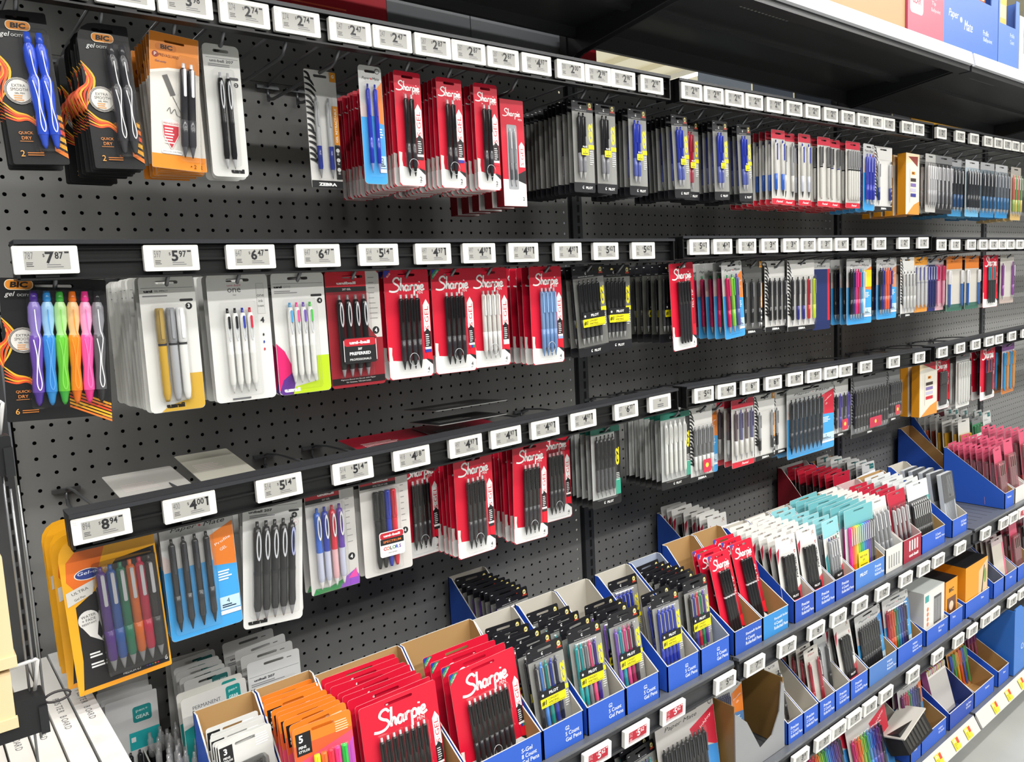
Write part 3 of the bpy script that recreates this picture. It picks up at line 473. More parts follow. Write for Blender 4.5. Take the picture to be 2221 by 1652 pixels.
def T_207m():
    p = Pack('four_pen_card', 'pen pack', 3.3, 6.9, '#cfcdca', r=.14, back='#b6b4b0'); p.rect(.02, .4, 2.3, .85, '#b81e2e'); p.rect(.02, .85, 2.3, 1.1, '#1b1a1c'); p.text('uniball', 1.4, .64, .17, '#f2eaea', w=1.1, bold=.05); p.text('207 GEL', 1.4, .97, .11, '#f2eaea'); p.rect(2.45, .3, 3.28, 6.9, '#c4c2be'); p.lines(2.65, 1.2, .4, 8, .4, .05, '#8c8a88', 4); p.disc(2.85, 5.0, .24, '#1c1c1e'); p.text('4', 2.85, 5.0, .26, '#f2f2f0', bold=.03)
    p.poly([(.1, 6.88), (.3, 6.5), (1.2, 6.6), (2.2, 6.3), (2.3, 6.88)], '#2c8a4a'); p.poly([(1.9, 6.88), (2.4, 6.2), (3.0, 5.9), (3.28, 6.3), (3.28, 6.88)], '#8a4ab8'); p.poly([(2.5, 6.4), (3.1, 5.8), (3.2, 6.4)], '#d84a9a')
    for i, c in enumerate(('#3a64c0', '#2c3c98', '#c42a3a', '#5a3a98')): p.pen('loop', .62+i*.5, 1.35, 5.2, .21, pc(c, '#b8bcd0' if i != 2 else '#d8a8ac', '#d8d8dc', c, '#e2e2e0'))
    p.blister(.28, 1.2, 2.45, 6.7, .55); return p
def T_spec():
    p = Pack('four_pen_card', 'pen pack', 3.5, 6.7, '#cfccc8', r=.18, back='#b6b4b0'); p.rect(.02, .3, 2.6, .62, '#b81e2e'); p.rect(.02, .62, 2.6, .85, '#1b1a1c'); p.text('uniball', 1.5, .46, .16, '#f2eaea', w=1.1, bold=.05); p.text('SPECTRUM GEL', 1.5, .74, .1, '#f2eaea', w=1.1); p.lines(2.9, 1.0, .35, 7, .4, .05, '#8c8a88', 4); p.disc(3.1, 4.1, .22, '#1c1c1e'); p.text('4', 3.1, 4.1, .24, '#f2f2f0')
    for i, c in enumerate((K, K, '#2436a8', '#d02032')): p.pen('cap', 1.0+i*.42, 1.1, 5.1, .185, pc(c, c, c, c, c))
    p.blister(.6, .95, 2.6, 6.4, .52); g = G(); g.slab(rr(-.85, -5.4, .95, -3.75, .16), -.58, -.55, '#e8e6e2'); g.plate(rr(-.8, -4.2, .9, -3.8, .14), -.583, '#b8202e'); g.rect(-.8, -4.6, .9, -4.2, -.583, M('#1a1a1c')); g.text('uni-ball', .05, -4.0, .16, -.586, '#f2eaea', w=1.2, bold=.05); g.text('SPECTRUM', .05, -4.4, .15, -.586, '#e0783a', w=1.3, bold=.02)
    for i, (ch, c) in enumerate(zip('COLORS', ('#c02030', '#d06020', '#2a2a2e', '#2c8a4a', '#2a4ab0', '#6a3a98'))): g.text(ch, -.5+i*.22, -4.85, .24, -.586, c, bold=.03)
    g.text('that amaze', .05, -5.15, .1, -.586, '#444'); p.extra.append(('front_label', g)); return p
def T_ultra():
    w, h = 4.6, 8.3; p = Pack('six_pen_card', 'pen pack', w, h, '#e8a51c', r=.1, rs=(.1, .1, .1, 1.0), back='#c8861a', edge='#f0b020'); p.poly([(.3, 1.2), (1.0, .5), (2.2, .6), (1.6, 2.2), (.7, 3.0), (.2, 2.2)], '#dd6a1e'); p.poly([(.45, 3.6), (1.4, 3.0), (2.6, 1.6), (4.5, 1.4), (4.5, 8.1), (.25, 8.1), (.42, 6.5)], '#1d1c1e'); p.poly([(.04, 8.26), (.3, 8.05), (4.5, 8.05), (4.56, 8.26)], '#ee9a1c')
    p.c.disc(p.X(1.2), -2.0, .62, p.ny(), M('#e8e2d8'), 20, .3); p.c.disc(p.X(1.2), -2.0, .57, p.ny(), M('#2a3a80'), 20, .26); p.text('Gel-ocity', 1.5, 1.95, .22, '#e6e8f2', w=1.5, shear=.2); p.poly([(.1, 2.75), (1.5, 2.35), (1.3, 3.1), (.1, 3.5)], '#cfccc6'); p.text('ULTRA', .75, 2.8, .15, '#3a3a3c', w=.8, rot=12); p.text('Gel Pen', .7, 3.15, .12, '#3a3a3c', rot=12)
    p.disc(.95, 4.4, .5, '#d8d6d2'); p.poly([(.6, 4.75), (1.4, 4.5), (1.25, 5.3), (1.5, 5.75), (.9, 5.3)], '#d8d6d2'); p.text('WATER', .95, 4.2, .14, '#333', rot=5); p.text('+ FADE', .95, 4.4, .14, '#333', rot=5); p.text('RESISTANT', .95, 4.6, .1, '#333', rot=5); p.lines(.75, 6.2, .7, 2, .16, .09, '#e8e8e6', 3); p.lines(.75, 6.75, .7, 2, .16, .09, '#e8e8e6', 5); p.text('MEDIUM 0.7', 2.6, 7.86, .12, '#e8e8e6'); p.text('6', 4.35, 7.75, .26, '#f4f4f2', bold=.03)
    for i, c in enumerate(('#5a2c8a', '#2a5aa8', '#1c7a5a', '#e06a1c', '#c81e46', '#2a2224')):
        p.pen('gel', 1.75+i*.47, 1.75, 5.7, .24, pc(c, c if i < 5 else '#333', '#c8c8cc', c, '#a8a8aa')); p.disc(3.35+i*.14, 7.86, .05, c)
    p.blister(1.4, 1.55, 4.4, 7.6, .68, SMOKE); return p
def T_felt(): return sharpie(4, 3.4, 7.6, (pc('#26262a', '#26262a', '#1a1a1c', '#1c1c1e'),), felt=True, kind='cap')
def T_roller(): return sharpie(4, 3.2, 8.0, (pc('#1c1c1f', '#c8c8ca', '#1a1a1c', '#141416', '#333'),), felt=True, kind='cap', corner=('#3a4aa0',))
def T_neon():
    p = Pack('five_pen_card', 'pen pack', 3.6, 7.0, '#e0582c', r=.22, back='#a84a28', edge='#f2c8a0'); p.poly([(.02, 2.0), (3.58, 1.2), (3.58, 7), (.02, 7)], '#e04a68'); p.poly([(2.9, 2.4), (3.58, 1.6), (3.58, 7), (2.2, 7)], '#b84ab0'); p.top(1.0, '#e87a20', .2); p.rect(.14, .35, 1.05, 1.6, '#151517'); p.text('5', .45, .68, .42, '#f4f4f2', bold=.03); p.text('PENS', .5, 1.15, .15, '#f4f4f2', bold=.02); p.text('STYLOS', .58, 1.38, .14, '#f4f4f2', bold=.02); p.lines(2.55, .4, .85, 5, .14, .06, '#f8c8a0', 5)
    for i, c in enumerate(('#e8e012', '#f06a1c', '#f01c3c', '#f02c8a', '#14c040')): p.pen('cap', 1.2+i*.42, 1.75, 4.9, .18, pc(c, c, c, c, c))
    p.blister(.9, 1.6, 3.2, 6.8, .5); return p
def T_three():
    p = Pack('three_pen_card', 'pen pack', 3.1, 7.0, '#d4d4d0', r=.16, back='#bbbbb8', edge='#e6e6e4'); p.rect(.06, .25, .8, 1.3, '#1a1a1c'); p.text('3', .38, .55, .36, '#f4f4f2', bold=.03); p.text('PENS', .42, .92, .13, '#f4f4f2', bold=.02); p.text('STYLOS', .45, 1.1, .12, '#f4f4f2', bold=.02); p.lines(2.1, .3, .8, 5, .14, .06, '#f2f2f0', 5); p.row('gel', .9, 2.2, 3, 1.7, 4.9, .18, (pc('#c8c8cc', K, '#aaa', K),)); p.blister(.5, 1.5, 2.6, 6.8, .5, SMOKE); return p
def T_precise(rt=False):
    p = Pack('rollerball_card', 'pen pack', 3.2, 7.5, '#dcdad5', r=.16, back='#bcbab5', edge='#eceae6')
    if rt: p.top(1.7, '#8cc8cf', .16); p.poly([(.05, 3.6), (.5, 3.2), (.55, 5.6), (.05, 6.0)], '#2f8f96'); cs = [pc('#9a9ca0', '#55585c', '#d8d8da', c) for c in ('#2a3a80', '#2a2a5a', '#a01838', '#1c6a4a')]
    else: p.poly([(.03, 1.3), (.5, .95), (.4, 1.6), (.03, 2.5)], '#b01c38'); p.stroke([(2.5, .55), (2.75, .85), (2.7, .5), (2.4, .95)], .05, '#8a5a40'); cs = [pc('#1c1c20', '#1c1c20', '#141416', '#141416', '#333')]
    p.text('PRECISE', 2.85, 3.2, .26, '#22242a', w=2.0, rot=90, bold=.03); p.text('RT' if rt else 'V5', 2.85, 1.7, .25, '#22242a' if rt else '#b01c38', rot=90, bold=.03); p.poly([(2.2, 5.4), (3.18, 4.9), (3.18, 7.3), (2.2, 7.3)], '#d02c40'); p.lines(2.4, 5.9, .6, 5, .2, .08, '#f6dada', 4)
    p.row('gel' if rt else 'cap', .7, 2.1, 4, 1.75, 5.2, .17, cs); p.blister(.4, 1.6, 2.45, 7.2, .5)
    g = G(); g.slab(rr(-1.05, -5.9, .55, -5.2, .05), -.53, -.51, '#17171a'); g.text('PILOT', -.15, -5.55, .2, -.533, '#f0f0ee', w=.9, bold=.03); g.slab(rr(-1.05, -6.5, .55, -5.9, .05), -.53, -.51, '#c02c48'); p.extra.append(('sleeve_label', g)); return p
def T_twelve():
    p = Pack('twelve_pen_card', 'pen pack', 5.6, 7.8, '#cfd4d4', r=.16, back='#7fb2b6', edge='#dfeeee'); p.top(1.9, '#6fb4ba', .16); cs = ['#e8289a', '#f05a28', '#f0a020', '#f0e020', '#90c840', '#30b060', '#30a8c8', '#3a78c8', '#4a58b0', '#6a48a8', '#5a5a60', '#2a2a2e']
    p.row('cap', .6, 5.0, 12, 1.8, 5.6, .17, [pc(c, c, '#dadada', c) for c in cs]); p.blister(.3, 1.6, 5.3, 7.6, .5); g = G(); g.slab(rr(-1.3, -6.3, .7, -4.6, .05), -.53, -.51, '#ecd81c'); g.text('BEST FOR', -.3, -5.1, .2, -.533, '#2a2a20', w=1.4, bold=.02); g.text('JOY', -.3, -5.5, .22, -.533, '#2a2a20', bold=.03); g.rect(-1.0, -6.0, .4, -5.92, -.533, M('#2a2a20')); p.extra.append(('yellow_sticker', g)); return p
def T_case():
    p = Pack('pen_case', 'pen case', 3.4, 7.2, '#a9adb3', r=.1, slot=None, back='#8a8e94', edge='#c4c8cc', thick=.5)
    for i in range(9): p.rect(.35+i*.31, 3.4, .5+i*.31, 6.9, '#74777d'); p.rect(.35+i*.31, .3, .5+i*.31, 3.0, '#bcc0c5')
    p.disc(1.9, 2.7, .16, '#3a3c42'); g = G(); g.slab(rr(-1.7, -3.4, 1.7, 0, .1), -.34, -.27, SMOKE); p.extra.append(('lid', g)); return p
def T_pink(c1='#b8405c'):
    p = Pack('marker_pouch', 'marker pack', 2.7, 7.8, '#a03a54', r=.14, back='#7c2c40', edge='#e0a8b4'); p.top(2.0, '#c8506c', .14); p.rect(.5, 2.4, 2.2, 5.2, '#a9a498'); p.poly([(.02, 6.4), (2.68, 5.6), (2.68, 7.7), (.02, 7.7)], '#c85a3c'); p.rect(.6, 5.3, 2.1, 5.9, '#d8d2c8'); p.row('cap', .7, 1.9, 3, 2.3, 4.4, .22, (pc('#8c887c', '#8c887c', '#6a665c', '#b4b0a4'),)); p.blister(.2, 2.0, 2.5, 7.5, .5, PINKC); return p
def T_teal():
    p = Pack('marker_pouch', 'marker pack', 4.0, 8.2, '#cfcdc6', r=.2, back='#b9b7b1', slot=None); p.poly([(.02, 1.9), (1.2, 1.6), (3.98, 1.9), (3.98, 8), (.2, 8.18), (.02, 8)], '#1f8a86'); p.text('PERMANENT', 1.5, .75, .22, '#55565a', w=1.7); p.text('MARKERS', 1.3, 1.1, .22, '#55565a', w=1.3); p.rrect(2.7, .2, 3.6, 1.2, .15, '#208a84'); p.text('pen+', 3.15, .5, .2, '#d8efec', w=.55); p.text('GEAR', 3.15, .88, .2, '#d8efec', w=.6, bold=.03); return p
def T_pg():
    p = Pack('marker_card', 'pen pack', 3.0, 7.6, '#d9d9d8', r=.1, back='#b4b6b6', slot=None); p.rrect(1.5, .75, 2.6, 1.75, .16, '#1f8c8c'); p.text('pen+', 2.05, 1.05, .2, '#d8efec', w=.7); p.text('GEAR', 2.05, 1.42, .22, '#d8efec', w=.8, bold=.03); p.rect(1.2, 2.3, 2.98, 3.4, '#28b0b4'); p.lines(1.3, 2.6, .4, 1, .1, .3, '#f2f2f2'); p.row('gel', .6, 2.2, 4, 3.4, 4.0, .16, (pc('#2a2a2e'),)); return p
def T_pgs():
    p = Pack('marker_card', 'pen pack', 2.9, 8.0, '#c9c9c6', r=.2, back='#a8a8a6'); p.rrect(1.7, .3, 2.7, .95, .1, '#2a6a68'); p.text('pen+ GEAR', 2.2, .62, .12, '#c8e0de', w=.8); p.lines(.3, 1.2, 1.8, 2, .16, .08, '#8a8a88'); p.row('gel', .6, 2.2, 4, 1.9, 5.5, .16, (pc('#2a2a2e'),)); p.blister(.3, 1.7, 2.6, 7.7, .45); return p
def T_u207w():
    p = Pack('four_pen_card', 'pen pack', 3.6, 7.6, '#d6d6d3', r=.2, back='#b9b9b6'); p.rect(.1, 1.0, 3.5, 1.02, '#55555a'); p.text('uniball 207', 1.1, 1.25, .16, '#2a2a2e', w=1.4, bold=.04); p.lines(2.7, .35, .5, 1, .1, .05, '#555'); p.lines(.2, 1.45, 2.4, 2, .12, .06, '#88888a'); p.row('loop', .7, 2.8, 4, 1.7, 5.4, .2, (pc(K, '#222', '#bbb', K),)); p.blister(.35, 1.55, 3.2, 7.3, .5); return p
def T_inkjoy(cols, w=6.4):
    p = Pack('ten_pen_card', 'pen pack', w, 8.0, '#bcb8b4', r=.25, back='#9a9894', slot=(.45, .6, .08)); p.poly([(w*.55, 1.9), (w-.02, .9), (w-.02, 4.4), (w*.6, 3.0)], '#c02038'); p.poly([(w*.8, 4.0), (w-.02, 4.3), (w-.02, 7.9), (w*.8, 7.9)], '#3a86c8'); p.text('Paper Mate', w*.42, .95, .42, '#2e2e32', w=w*.55, shear=.3); p.text('InkJoy', w*.83, 1.9, .3, '#f4e4e4', w=w*.22, rot=25); p.disc(w-.5, .5, .25, '#3a3a3e'); p.disc(w-.5, .5, .19, '#b0aeac'); p.row('gel', .6, w*.74, len(cols), 2.2, 5.3, .2, cols); p.blister(.3, 2.0, w*.78, 7.7, .5); return p
# ------------------------------------------------------------------ setting: floor, ceiling, gondola
def shape(name, g, label=None, cat=None, group=None, kind=None, loc=None):
    o = g.obj(name); o.location = loc if loc else (0, 0, FZ*U); tag(o, label, cat, group, kind); return o
g = G(); g.box(-400, -260, -FZ-2, 700, 300, -FZ, noise_mat('polished_floor', '#9a9b98', '#a9aaa6', 3, .3)); shape('floor', g, None, None, None, 'structure')
g = G(); CM = M('#efe9d2', .6); cz = CEIL/U-FZ
for i in range(-18, 64): g.box(i*14, -300, cz+(0 if i % 2 else 3), i*14+14, 420, cz+4, CM)
shape('ceiling', g, None, None, None, 'structure')
LAMPG = emit('#fff8ea', 9)
def strip_lamp(x, y, length, label):
    e = empty('ceiling_lamp', (x, y, CEIL-.1), (0, 0, math.pi/2)); g = G(); g.box(-length/2, -3, 0, length/2, 3, 3, '#e4e4e0'); g.obj('housing', e); g = G(); g.box(-length/2+1, -2.2, -.6, length/2-1, 2.2, 0, LAMPG); g.obj('tube', e); tag(e, label, 'lamp', 'strip lamps of the next aisle')
strip_lamp(9.34, 6.37, 48, 'bright strip lamp seen through the gap under the overhead shelf')
g = G()
for i in range(5): g.tube([(60+i*70, 60, cz-4-i), (130+i*70, 170, cz-4-i)], 1.0, '#d8d6c8', 6)
shape('roof_truss', g, 'pale roof truss rods under the ribbed ceiling', 'roof truss')
BAYX = (-1.9, 46.4, 94.8, 143.2, 191.6); BN = ('first', 'second', 'third', 'fourth')
for b in range(4):
    x0, x1 = BAYX[b]+.9, BAYX[b+1]-.9
    e = empty('pegboard_panel', (0, 0, 0)); e.location = (0, 0, 0)
    for nm, za, zb in (('upper_sheet', 10.93-.5, 15.4), ('lower_sheet', -62, 10.4)):
        gg = G(); gg.box(x0, 0, za+FZ, x1, .06, zb+FZ, PEG); gg.obj(nm, e)
    gg = G(); gg.box(x0, 1.2, -62+FZ, x1, 1.3, 15+FZ, M('#060606', .9)); gg.obj('backing', e)
    tag(e, 'dark grey pegboard panel of the %s shelving bay' % BN[b], 'pegboard', 'pegboard panels')
for b in range(5):
    x = BAYX[b]; g = G(); g.box(x-.62, -.35, -62, x+.62, .5, 18.6, M('#4b4c4e', .4, .3))
    for i in range(78): g.box(x-.14+.12, -.37, -61+i, x+.14+.12, -.34, -60.3+i, M('#050505', .8))
    g.box(x-1.0, .02, -62, x-.62, .3, 15, M('#202123', .5))
    shape('slotted_upright', g, 'slotted steel upright between the %s' % ('left-end boards and first pegboard', 'first and second pegboards', 'second and third pegboards', 'third and fourth pegboards', 'fourth pegboard and the aisle end')[b], 'upright post', 'slotted uprights')
# shelves with a dark front channel
def shelf(b, zt, yf, label, cat='shelf', deckm=SHELF, lipm=SHELFD, x0=None, lip=(1.75,)):
    e = empty('shelf_board', P(0, 0, 0)); xa = (x0 if x0 is not None else BAYX[b]+.35); xb = BAYX[b+1]-.35; g = G(); g.box(xa, yf+.6, zt-.9, xb, -.2, zt, deckm)
    for i in range(int((xb-xa)/1.6)): g.box(xa+.6+i*1.6, yf+1.2, zt, xa+.75+i*1.6, -1, zt+.015, '#4a4c50')
    g.obj('deck', e); g = G(); g.box(xa, yf, zt-.25, xb, yf+.7, zt+.06, deckm); g.box(xa, yf+.15, zt-lip[0]-.1, xb, yf+.35, zt-.2, lipm); g.box(xa, yf-.1, zt-lip[0]-.2, xb, yf+.5, zt-lip[0], lipm); g.box(xa, yf-.05, zt-.42, xb, yf+.1, zt-.2, lipm); g.obj('front_channel', e)
    for x in (xa+.1, xb-.2):
        g = G(); vs = [(x, -.2, zt-.9), (x, -.2, zt-4), (x, yf+6, zt-1.2), (x, yf+6, zt-.9)]; g.add(vs+[(x+.1, a, c) for _, a, c in vs], [(0, 1, 2, 3), (7, 6, 5, 4), (0, 4, 5, 1), (1, 5, 6, 2), (2, 6, 7, 3), (3, 7, 4, 0)], SHELFD); g.obj('bracket', e)
    tag(e, label, cat, 'shelves below the hooks'); return e
for b in range(4):
    shelf(b, -37.0, -17.5, 'grey steel shelf of the %s bay holding the upper row of trays' % BN[b], x0=.7 if b == 0 else None)
    shelf(b, -48.4, -17.6, 'grey steel shelf of the %s bay holding the middle row of trays' % BN[b], x0=.7 if b == 0 else None)
for b in range(4):     # base deck with pale ticket strip
    e = empty('base_shelf', P(0, 0, 0)); xa, xb = BAYX[b]+.3, BAYX[b+1]-.3; g = G(); g.box(xa, -18, -61.8, xb, -.2, -60.7, SHELF); g.obj('deck', e)
    g = G(); vs = [(-18.0, -60.7), (-18.9, -62.3), (-18.7, -62.4), (-17.8, -60.9)]; L = len(vs); g.add([(xa, a, c) for a, c in vs]+[(xb, a, c) for a, c in vs], [(i, (i+1) % L, L+(i+1) % L, L+i) for i in range(L)]+[(3, 2, 1, 0), (4, 5, 6, 7)], '#c9c7c0'); g.obj('ticket_strip', e)
    g = G(); g.box(xa, -14.5, -FZ, xb, -13.8, -61.8, '#1a1a1b'); g.obj('kick_plate', e); tag(e, 'pale fronted base shelf of the %s bay above the floor' % BN[b], 'shelf', 'base shelves')
r = random.Random(4)
for i, x in enumerate((78.6, 83.5, 88.2, 91.6, 100.0, 104.5, 109.0, 114.5, 121)):
    g = G(); g.slab(rr(-.75, -.62, .75, .62, .04), -.03, 0, '#e8d23a'); g.plate(rr(.15, -.05, .72, .58, .04), -.033, '#d8493a'); g.lines(-.65, .1, .7, 4, .16, .06, -.034, M('#8a7a20'), i); g.lines(-.65, .5, .7, 2, .16, .07, -.034, M('#f4f0d8'), i)
    o = shape('shelf_ticket', g, 'yellow ticket with red corner, %s along the base shelf strip' % NTH[i], 'price ticket', 'yellow shelf tickets', None, P(x, -18.58, -61.55)); o.rotation_euler = (-.5, 0, 0)
# overhead shelf
for b in range(4):
    e = empty('overhead_shelf', P(0, 0, 0)); xa, xb = BAYX[b]+.3, BAYX[b+1]-.3; dk = M('#303133', .32); g = G(); g.box(xa, -16.2, 18.5, xb, -.3, 19.2, dk); g.obj('deck', e)
    g = G(); g.box(xa, -16.3, 17.5, xb, -15.8, 18.6, dk); g.box(xa, -15.8, 17.5, xb, -14.9, 17.62, dk); g.box(xa, -1.6, 17.6 if b == 0 else 17.0, xb, -1.2, 18.5, dk); g.box(xa, -8.4, 18.1, xb, -7.6, 18.5, dk); g.obj('stiffener', e)
    g = G(); vs = [(-16.35, 18.05), (-16.75, 18.1), (-16.5, 19.5), (-16.2, 19.5)]; L = 4; g.add([(xa, a, c) for a, c in vs]+[(xb, a, c) for a, c in vs], [(i, (i+1) % L, L+(i+1) % L, L+i) for i in range(L)]+[(3, 2, 1, 0), (4, 5, 6, 7)], '#eceef4'); g.obj('white_front_strip', e)
    for x in (xa+.05, xb-.2):
        g = G(); vs = [(-.3, 18.5), (-.3, 15.8), (-1.6, 16.3), (-14.8, 17.9), (-14.8, 18.5)]; L = 5; g.add([(x, a, c) for a, c in vs]+[(x+.15, a, c) for a, c in vs], [(i, (i+1) % L, L+(i+1) % L, L+i) for i in range(L)]+[(4, 3, 2, 1, 0), (5, 6, 7, 8, 9)], dk); g.obj('bracket', e)
    g = G()
    for i in range(14): g.add([(xa+8+i*.55, -13.2+q*.9, 17.49-.0) if False else (xa+8+i*.55+(.3 if q % 2 else 0), -13.2+(.25 if q > 1 else 0), 18.48) for q in (0, 1, 3, 2)], [(3, 2, 1, 0)], '#8a8a86')
    g.obj('slot_row', e); tag(e, 'dark overhead shelf of the %s bay with white front strip' % BN[b], 'shelf', 'overhead shelves')
# things seen past the top of the pegboard
def TRANSL(c):
    m = bpy.data.materials.new('frosted_plastic'); m.use_nodes = True; t = m.node_tree; b = t.nodes['Principled BSDF']; b.inputs['Base Color'].default_value = lin(c); tl = t.nodes.new('ShaderNodeBsdfTranslucent'); tl.inputs[0].default_value = lin(c); mx = t.nodes.new('ShaderNodeMixShader'); mx.inputs[0].default_value = .75
    t.links.new(b.outputs[0], mx.inputs[1]); t.links.new(tl.outputs[0], mx.inputs[2]); t.links.new(mx.outputs[0], t.nodes['Material Output'].inputs[0]); return m
for i, (x0, x1, c, lb) in enumerate(((9.5, 17.5, '#8c1220', 'dark red carton behind the near end of the top rail'), (17.8, 27.5, '#a01424', 'red carton with orange lettering behind the top rail'), (48.2, 51.0, '#9c1424', 'small red carton beside the bright ceiling gap'))):
    g = G(); g.box(x0, .9, 15.5, x1, 9, 21.5, c)
    if i == 1: g.lines(19.5, 16.9, 4.5, 2, .28, .12, .88, M('#d0583a'), 2)
    shape('carton', g, lb, 'carton', 'cartons behind the pegboard')
for i, (x0, x1, c) in enumerate(((27.6, 35.8, '#55585c'), (35.9, 47.6, '#5c5f63'), (67, 77, '#ccd4de'), (77.4, 86, '#a4acb8'), (86.4, 96, '#7e848e'), (97, 112, '#6d7178'), (112.5, 126, '#8a8e94'))):
    g = G(); g.box(x0, 1.0, 15.3, x1, 1.06 if i > 1 else 1.6, 19.0 if i < 2 else 18.3, c if i < 2 else TRANSL(c)); shape('divider_panel', g, '%s grey divider panel, %s along the gap behind the top rail' % (('dark', 'dark', 'pale', 'pale', 'mid', 'mid', 'mid')[i], NTH[i]), 'panel', 'grey panels above the pegboard')
g = G(); g.box(118, .9, 15, 136, 8, 18.2, '#e0a820'); shape('carton', g, 'yellow carton under the far overhead shelf', 'carton', 'cartons behind the pegboard')
# cartons on the overhead shelf
def topbox(x0, x1, z1, m, label, yf=-15.9, yb=-5, art=None, cut=None):
    e = empty('display_carton', P(0, 0, 0)); g = G(); z0 = 19.25
    if cut: g.slab([(x0, z0), (x1, z0), (x1, z1), (cut[1], z1), (cut[1], cut[2]), (cut[0], cut[2]), (cut[0], z1), (x0, z1)], yf, yf+.12, m)
    else: g.slab([(x0, z0), (x1, z0), (x1, z1), (x0, z1)], yf, yf+.12, m)
    if art: art(g, yf-.004)
    g.obj('front_panel', e); g = G(); g.box(x0, yf+.12, z0, x0+.12, yb, z1, m); g.box(x1-.12, yf+.12, z0, x1, yb, z1, m); g.box(x0, yb, z0, x1, yb+.12, z1, m); g.obj('walls', e); g = G(); g.box(x0, yf+.12, z0, x1, yb, z0+.1, '#4a2a3a' if False else m); g.obj('bottom', e); tag(e, label, 'carton', 'cartons on the overhead shelf'); return e
topbox(50, 60.8, 27, '#3b66bd', 'blue carton at the edge of the overhead shelf')
topbox(63.5, 79.3, 30, '#b08f60', 'plain kraft carton standing on the overhead shelf')
def art(g, y): g.plate(rr(80, 21.6, 83, 25.6, .5), y, '#f2dde0'); g.text('pen+', 81.5, 24.2, .8, y-.004, '#c8485c', w=2.0); g.text('GEAR', 81.5, 23, .8, y-.004, '#c8485c', w=2.0, bold=.03); g.text('Fine', 85.5, 24, .5, y-.004, '#f6d4da', w=1.2); g.text('Tip', 85.5, 23.3, .5, y-.004, '#f6d4da', w=1); g.text('Ballpoint', 86, 22.6, .5, y-.004, '#f6d4da', w=2.2)
topbox(79.5, 88, 31, '#d05a70', 'pink carton with white square logo on the overhead shelf', yf=-16.1, art=art)
def art(g, y): g.text('Paper', 91.0, 23.2, 1.1, y, '#f2f4fa', w=2.6, shear=.25); g.text('Mate', 95.0, 22.6, 1.1, y, '#f2f4fa', w=2.3, shear=.25); g.disc(93, 23, .3, y, M('#f2f4fa')); g.text('Profile', 100, 22.6, .6, y, '#e6ebf8', w=1.6); g.text('Ballpoint', 100.6, 21.8, .6, y, '#e6ebf8', w=2.6)
topbox(88.2, 103.6, 31, '#4a74c6', 'large blue carton with white script on the overhead shelf', art=art, cut=(91.5, 101.5, 26))
def art(g, y): g.text('Profile', 108.2, 23.6, .5, y, '#d8e0f4', w=1.4); g.text('Count', 108.2, 22.8, .5, y, '#d8e0f4', w=1.3)
topbox(103.8, 110.4, 28, '#5a80cc', 'lighter blue carton beside the large blue carton', art=art, cut=(104.2, 109.3, 24.6)); topbox(110.6, 122, 26.5, '#d3d2ce', 'white tray carton at the far end of the overhead shelf', cut=(112, 121, 22))
for i, (x0, x1, c, c2) in enumerate(((92, 95, '#e0952c', '#f0e2c4'), (95.3, 98.4, '#d8dbd6', '#3a5aa8'), (98.7, 101.3, '#b8642c', '#f2e4cc'))):
    g = G(); g.box(x0, -15.3, 19.4, x1, -14.5, 30, c); g.rect(x0+.4, 26.6, x1-.4, 29, -15.31, M(c2)); shape('pen_box', g, ('orange fronted', 'silver and blue', 'brown and cream')[i]+' pen box inside the large blue overhead carton', 'pen box', 'boxes in the overhead carton')
g = G(); g.box(104.4, -15.4, 19.4, 107.6, -14.6, 28.5, '#eab24e'); g.rect(104.7, 25.6, 107.3, 27.2, -15.41, M('#f4d89a')); shape('pen_box', g, 'yellow pen box inside the lighter blue overhead carton', 'pen box', 'boxes in the overhead carton')
g = G(); g.box(104, -4.7, 19.4, 114, -1, 32.5, '#d82850'); shape('carton', g, 'crimson carton behind the lighter blue overhead carton', 'carton', 'cartons on the overhead shelf')

# ------------------------------------------------------------------ ticket rails, price tags, wire hooks
ROWN = {1: 'top', 2: 'middle', 3: 'lowest'}
RZ = {1: ((10.35, 10.7), (10.7, 11.35), (11.35, 11.8), (11.8, 12)), 2: ((-2.62, -2.42), (-2.2, -1.8), (-2.08, -2.02), (-2, -2)), 3: ((-15.95, -15.0), (-15.05, -15.65), (-15.55, -14.85), (-14.9, -14.9))}
SEGN = ('first', 'second', 'third')
def railz(row, x):
    b = 0 if x < 46.4 else 1 if x < 94.8 else 2; a, c = RZ[row][b]; return a+(c-a)*(x-BAYX[b])/48.4, b
for row in (1, 2, 3):
    for b in range(4):
        xa, xb = BAYX[b]+(.55 if b or row < 3 else 1.5), BAYX[b+1]-.55; za, zb = RZ[row][b]; e = empty('ticket_rail', P(xa, 0, za)); e.rotation_euler = (0, -math.atan2(zb-za, 48.4), 0); L = xb-xa
        g = G(); g.box(0, -12.0, -.86, L, -11.8, .86, BLK); g.box(0, -12.16, .5, L, -12.0, .66, BLK); g.box(0, -12.16, -.1, L, -12.0, .02, BLK); g.obj('channel', e)
        g = G(); g.box(0, -12.5, .84, L, -10.9, .95, M('#303135', .32)); g.box(0, -12.52, .74, L, -12.42, .95, M('#303135', .32)); g.obj('top_flange', e); g = G(); g.box(0, -12.45, -.95, L, -11.8, -.85, BLK); g.obj('bottom_lip', e)
        for q in (0, 1):
            g = G(); g.box(q*(L-.12), -12.45, -.9, q*(L-.12)+.12, -11.0, .9, BLK); g.obj('end_cap', e)
        tag(e, 'black ticket rail of the %s hook row across the %s bay' % (ROWN[row], BN[b]), 'ticket rail', 'ticket rails on the hooks')
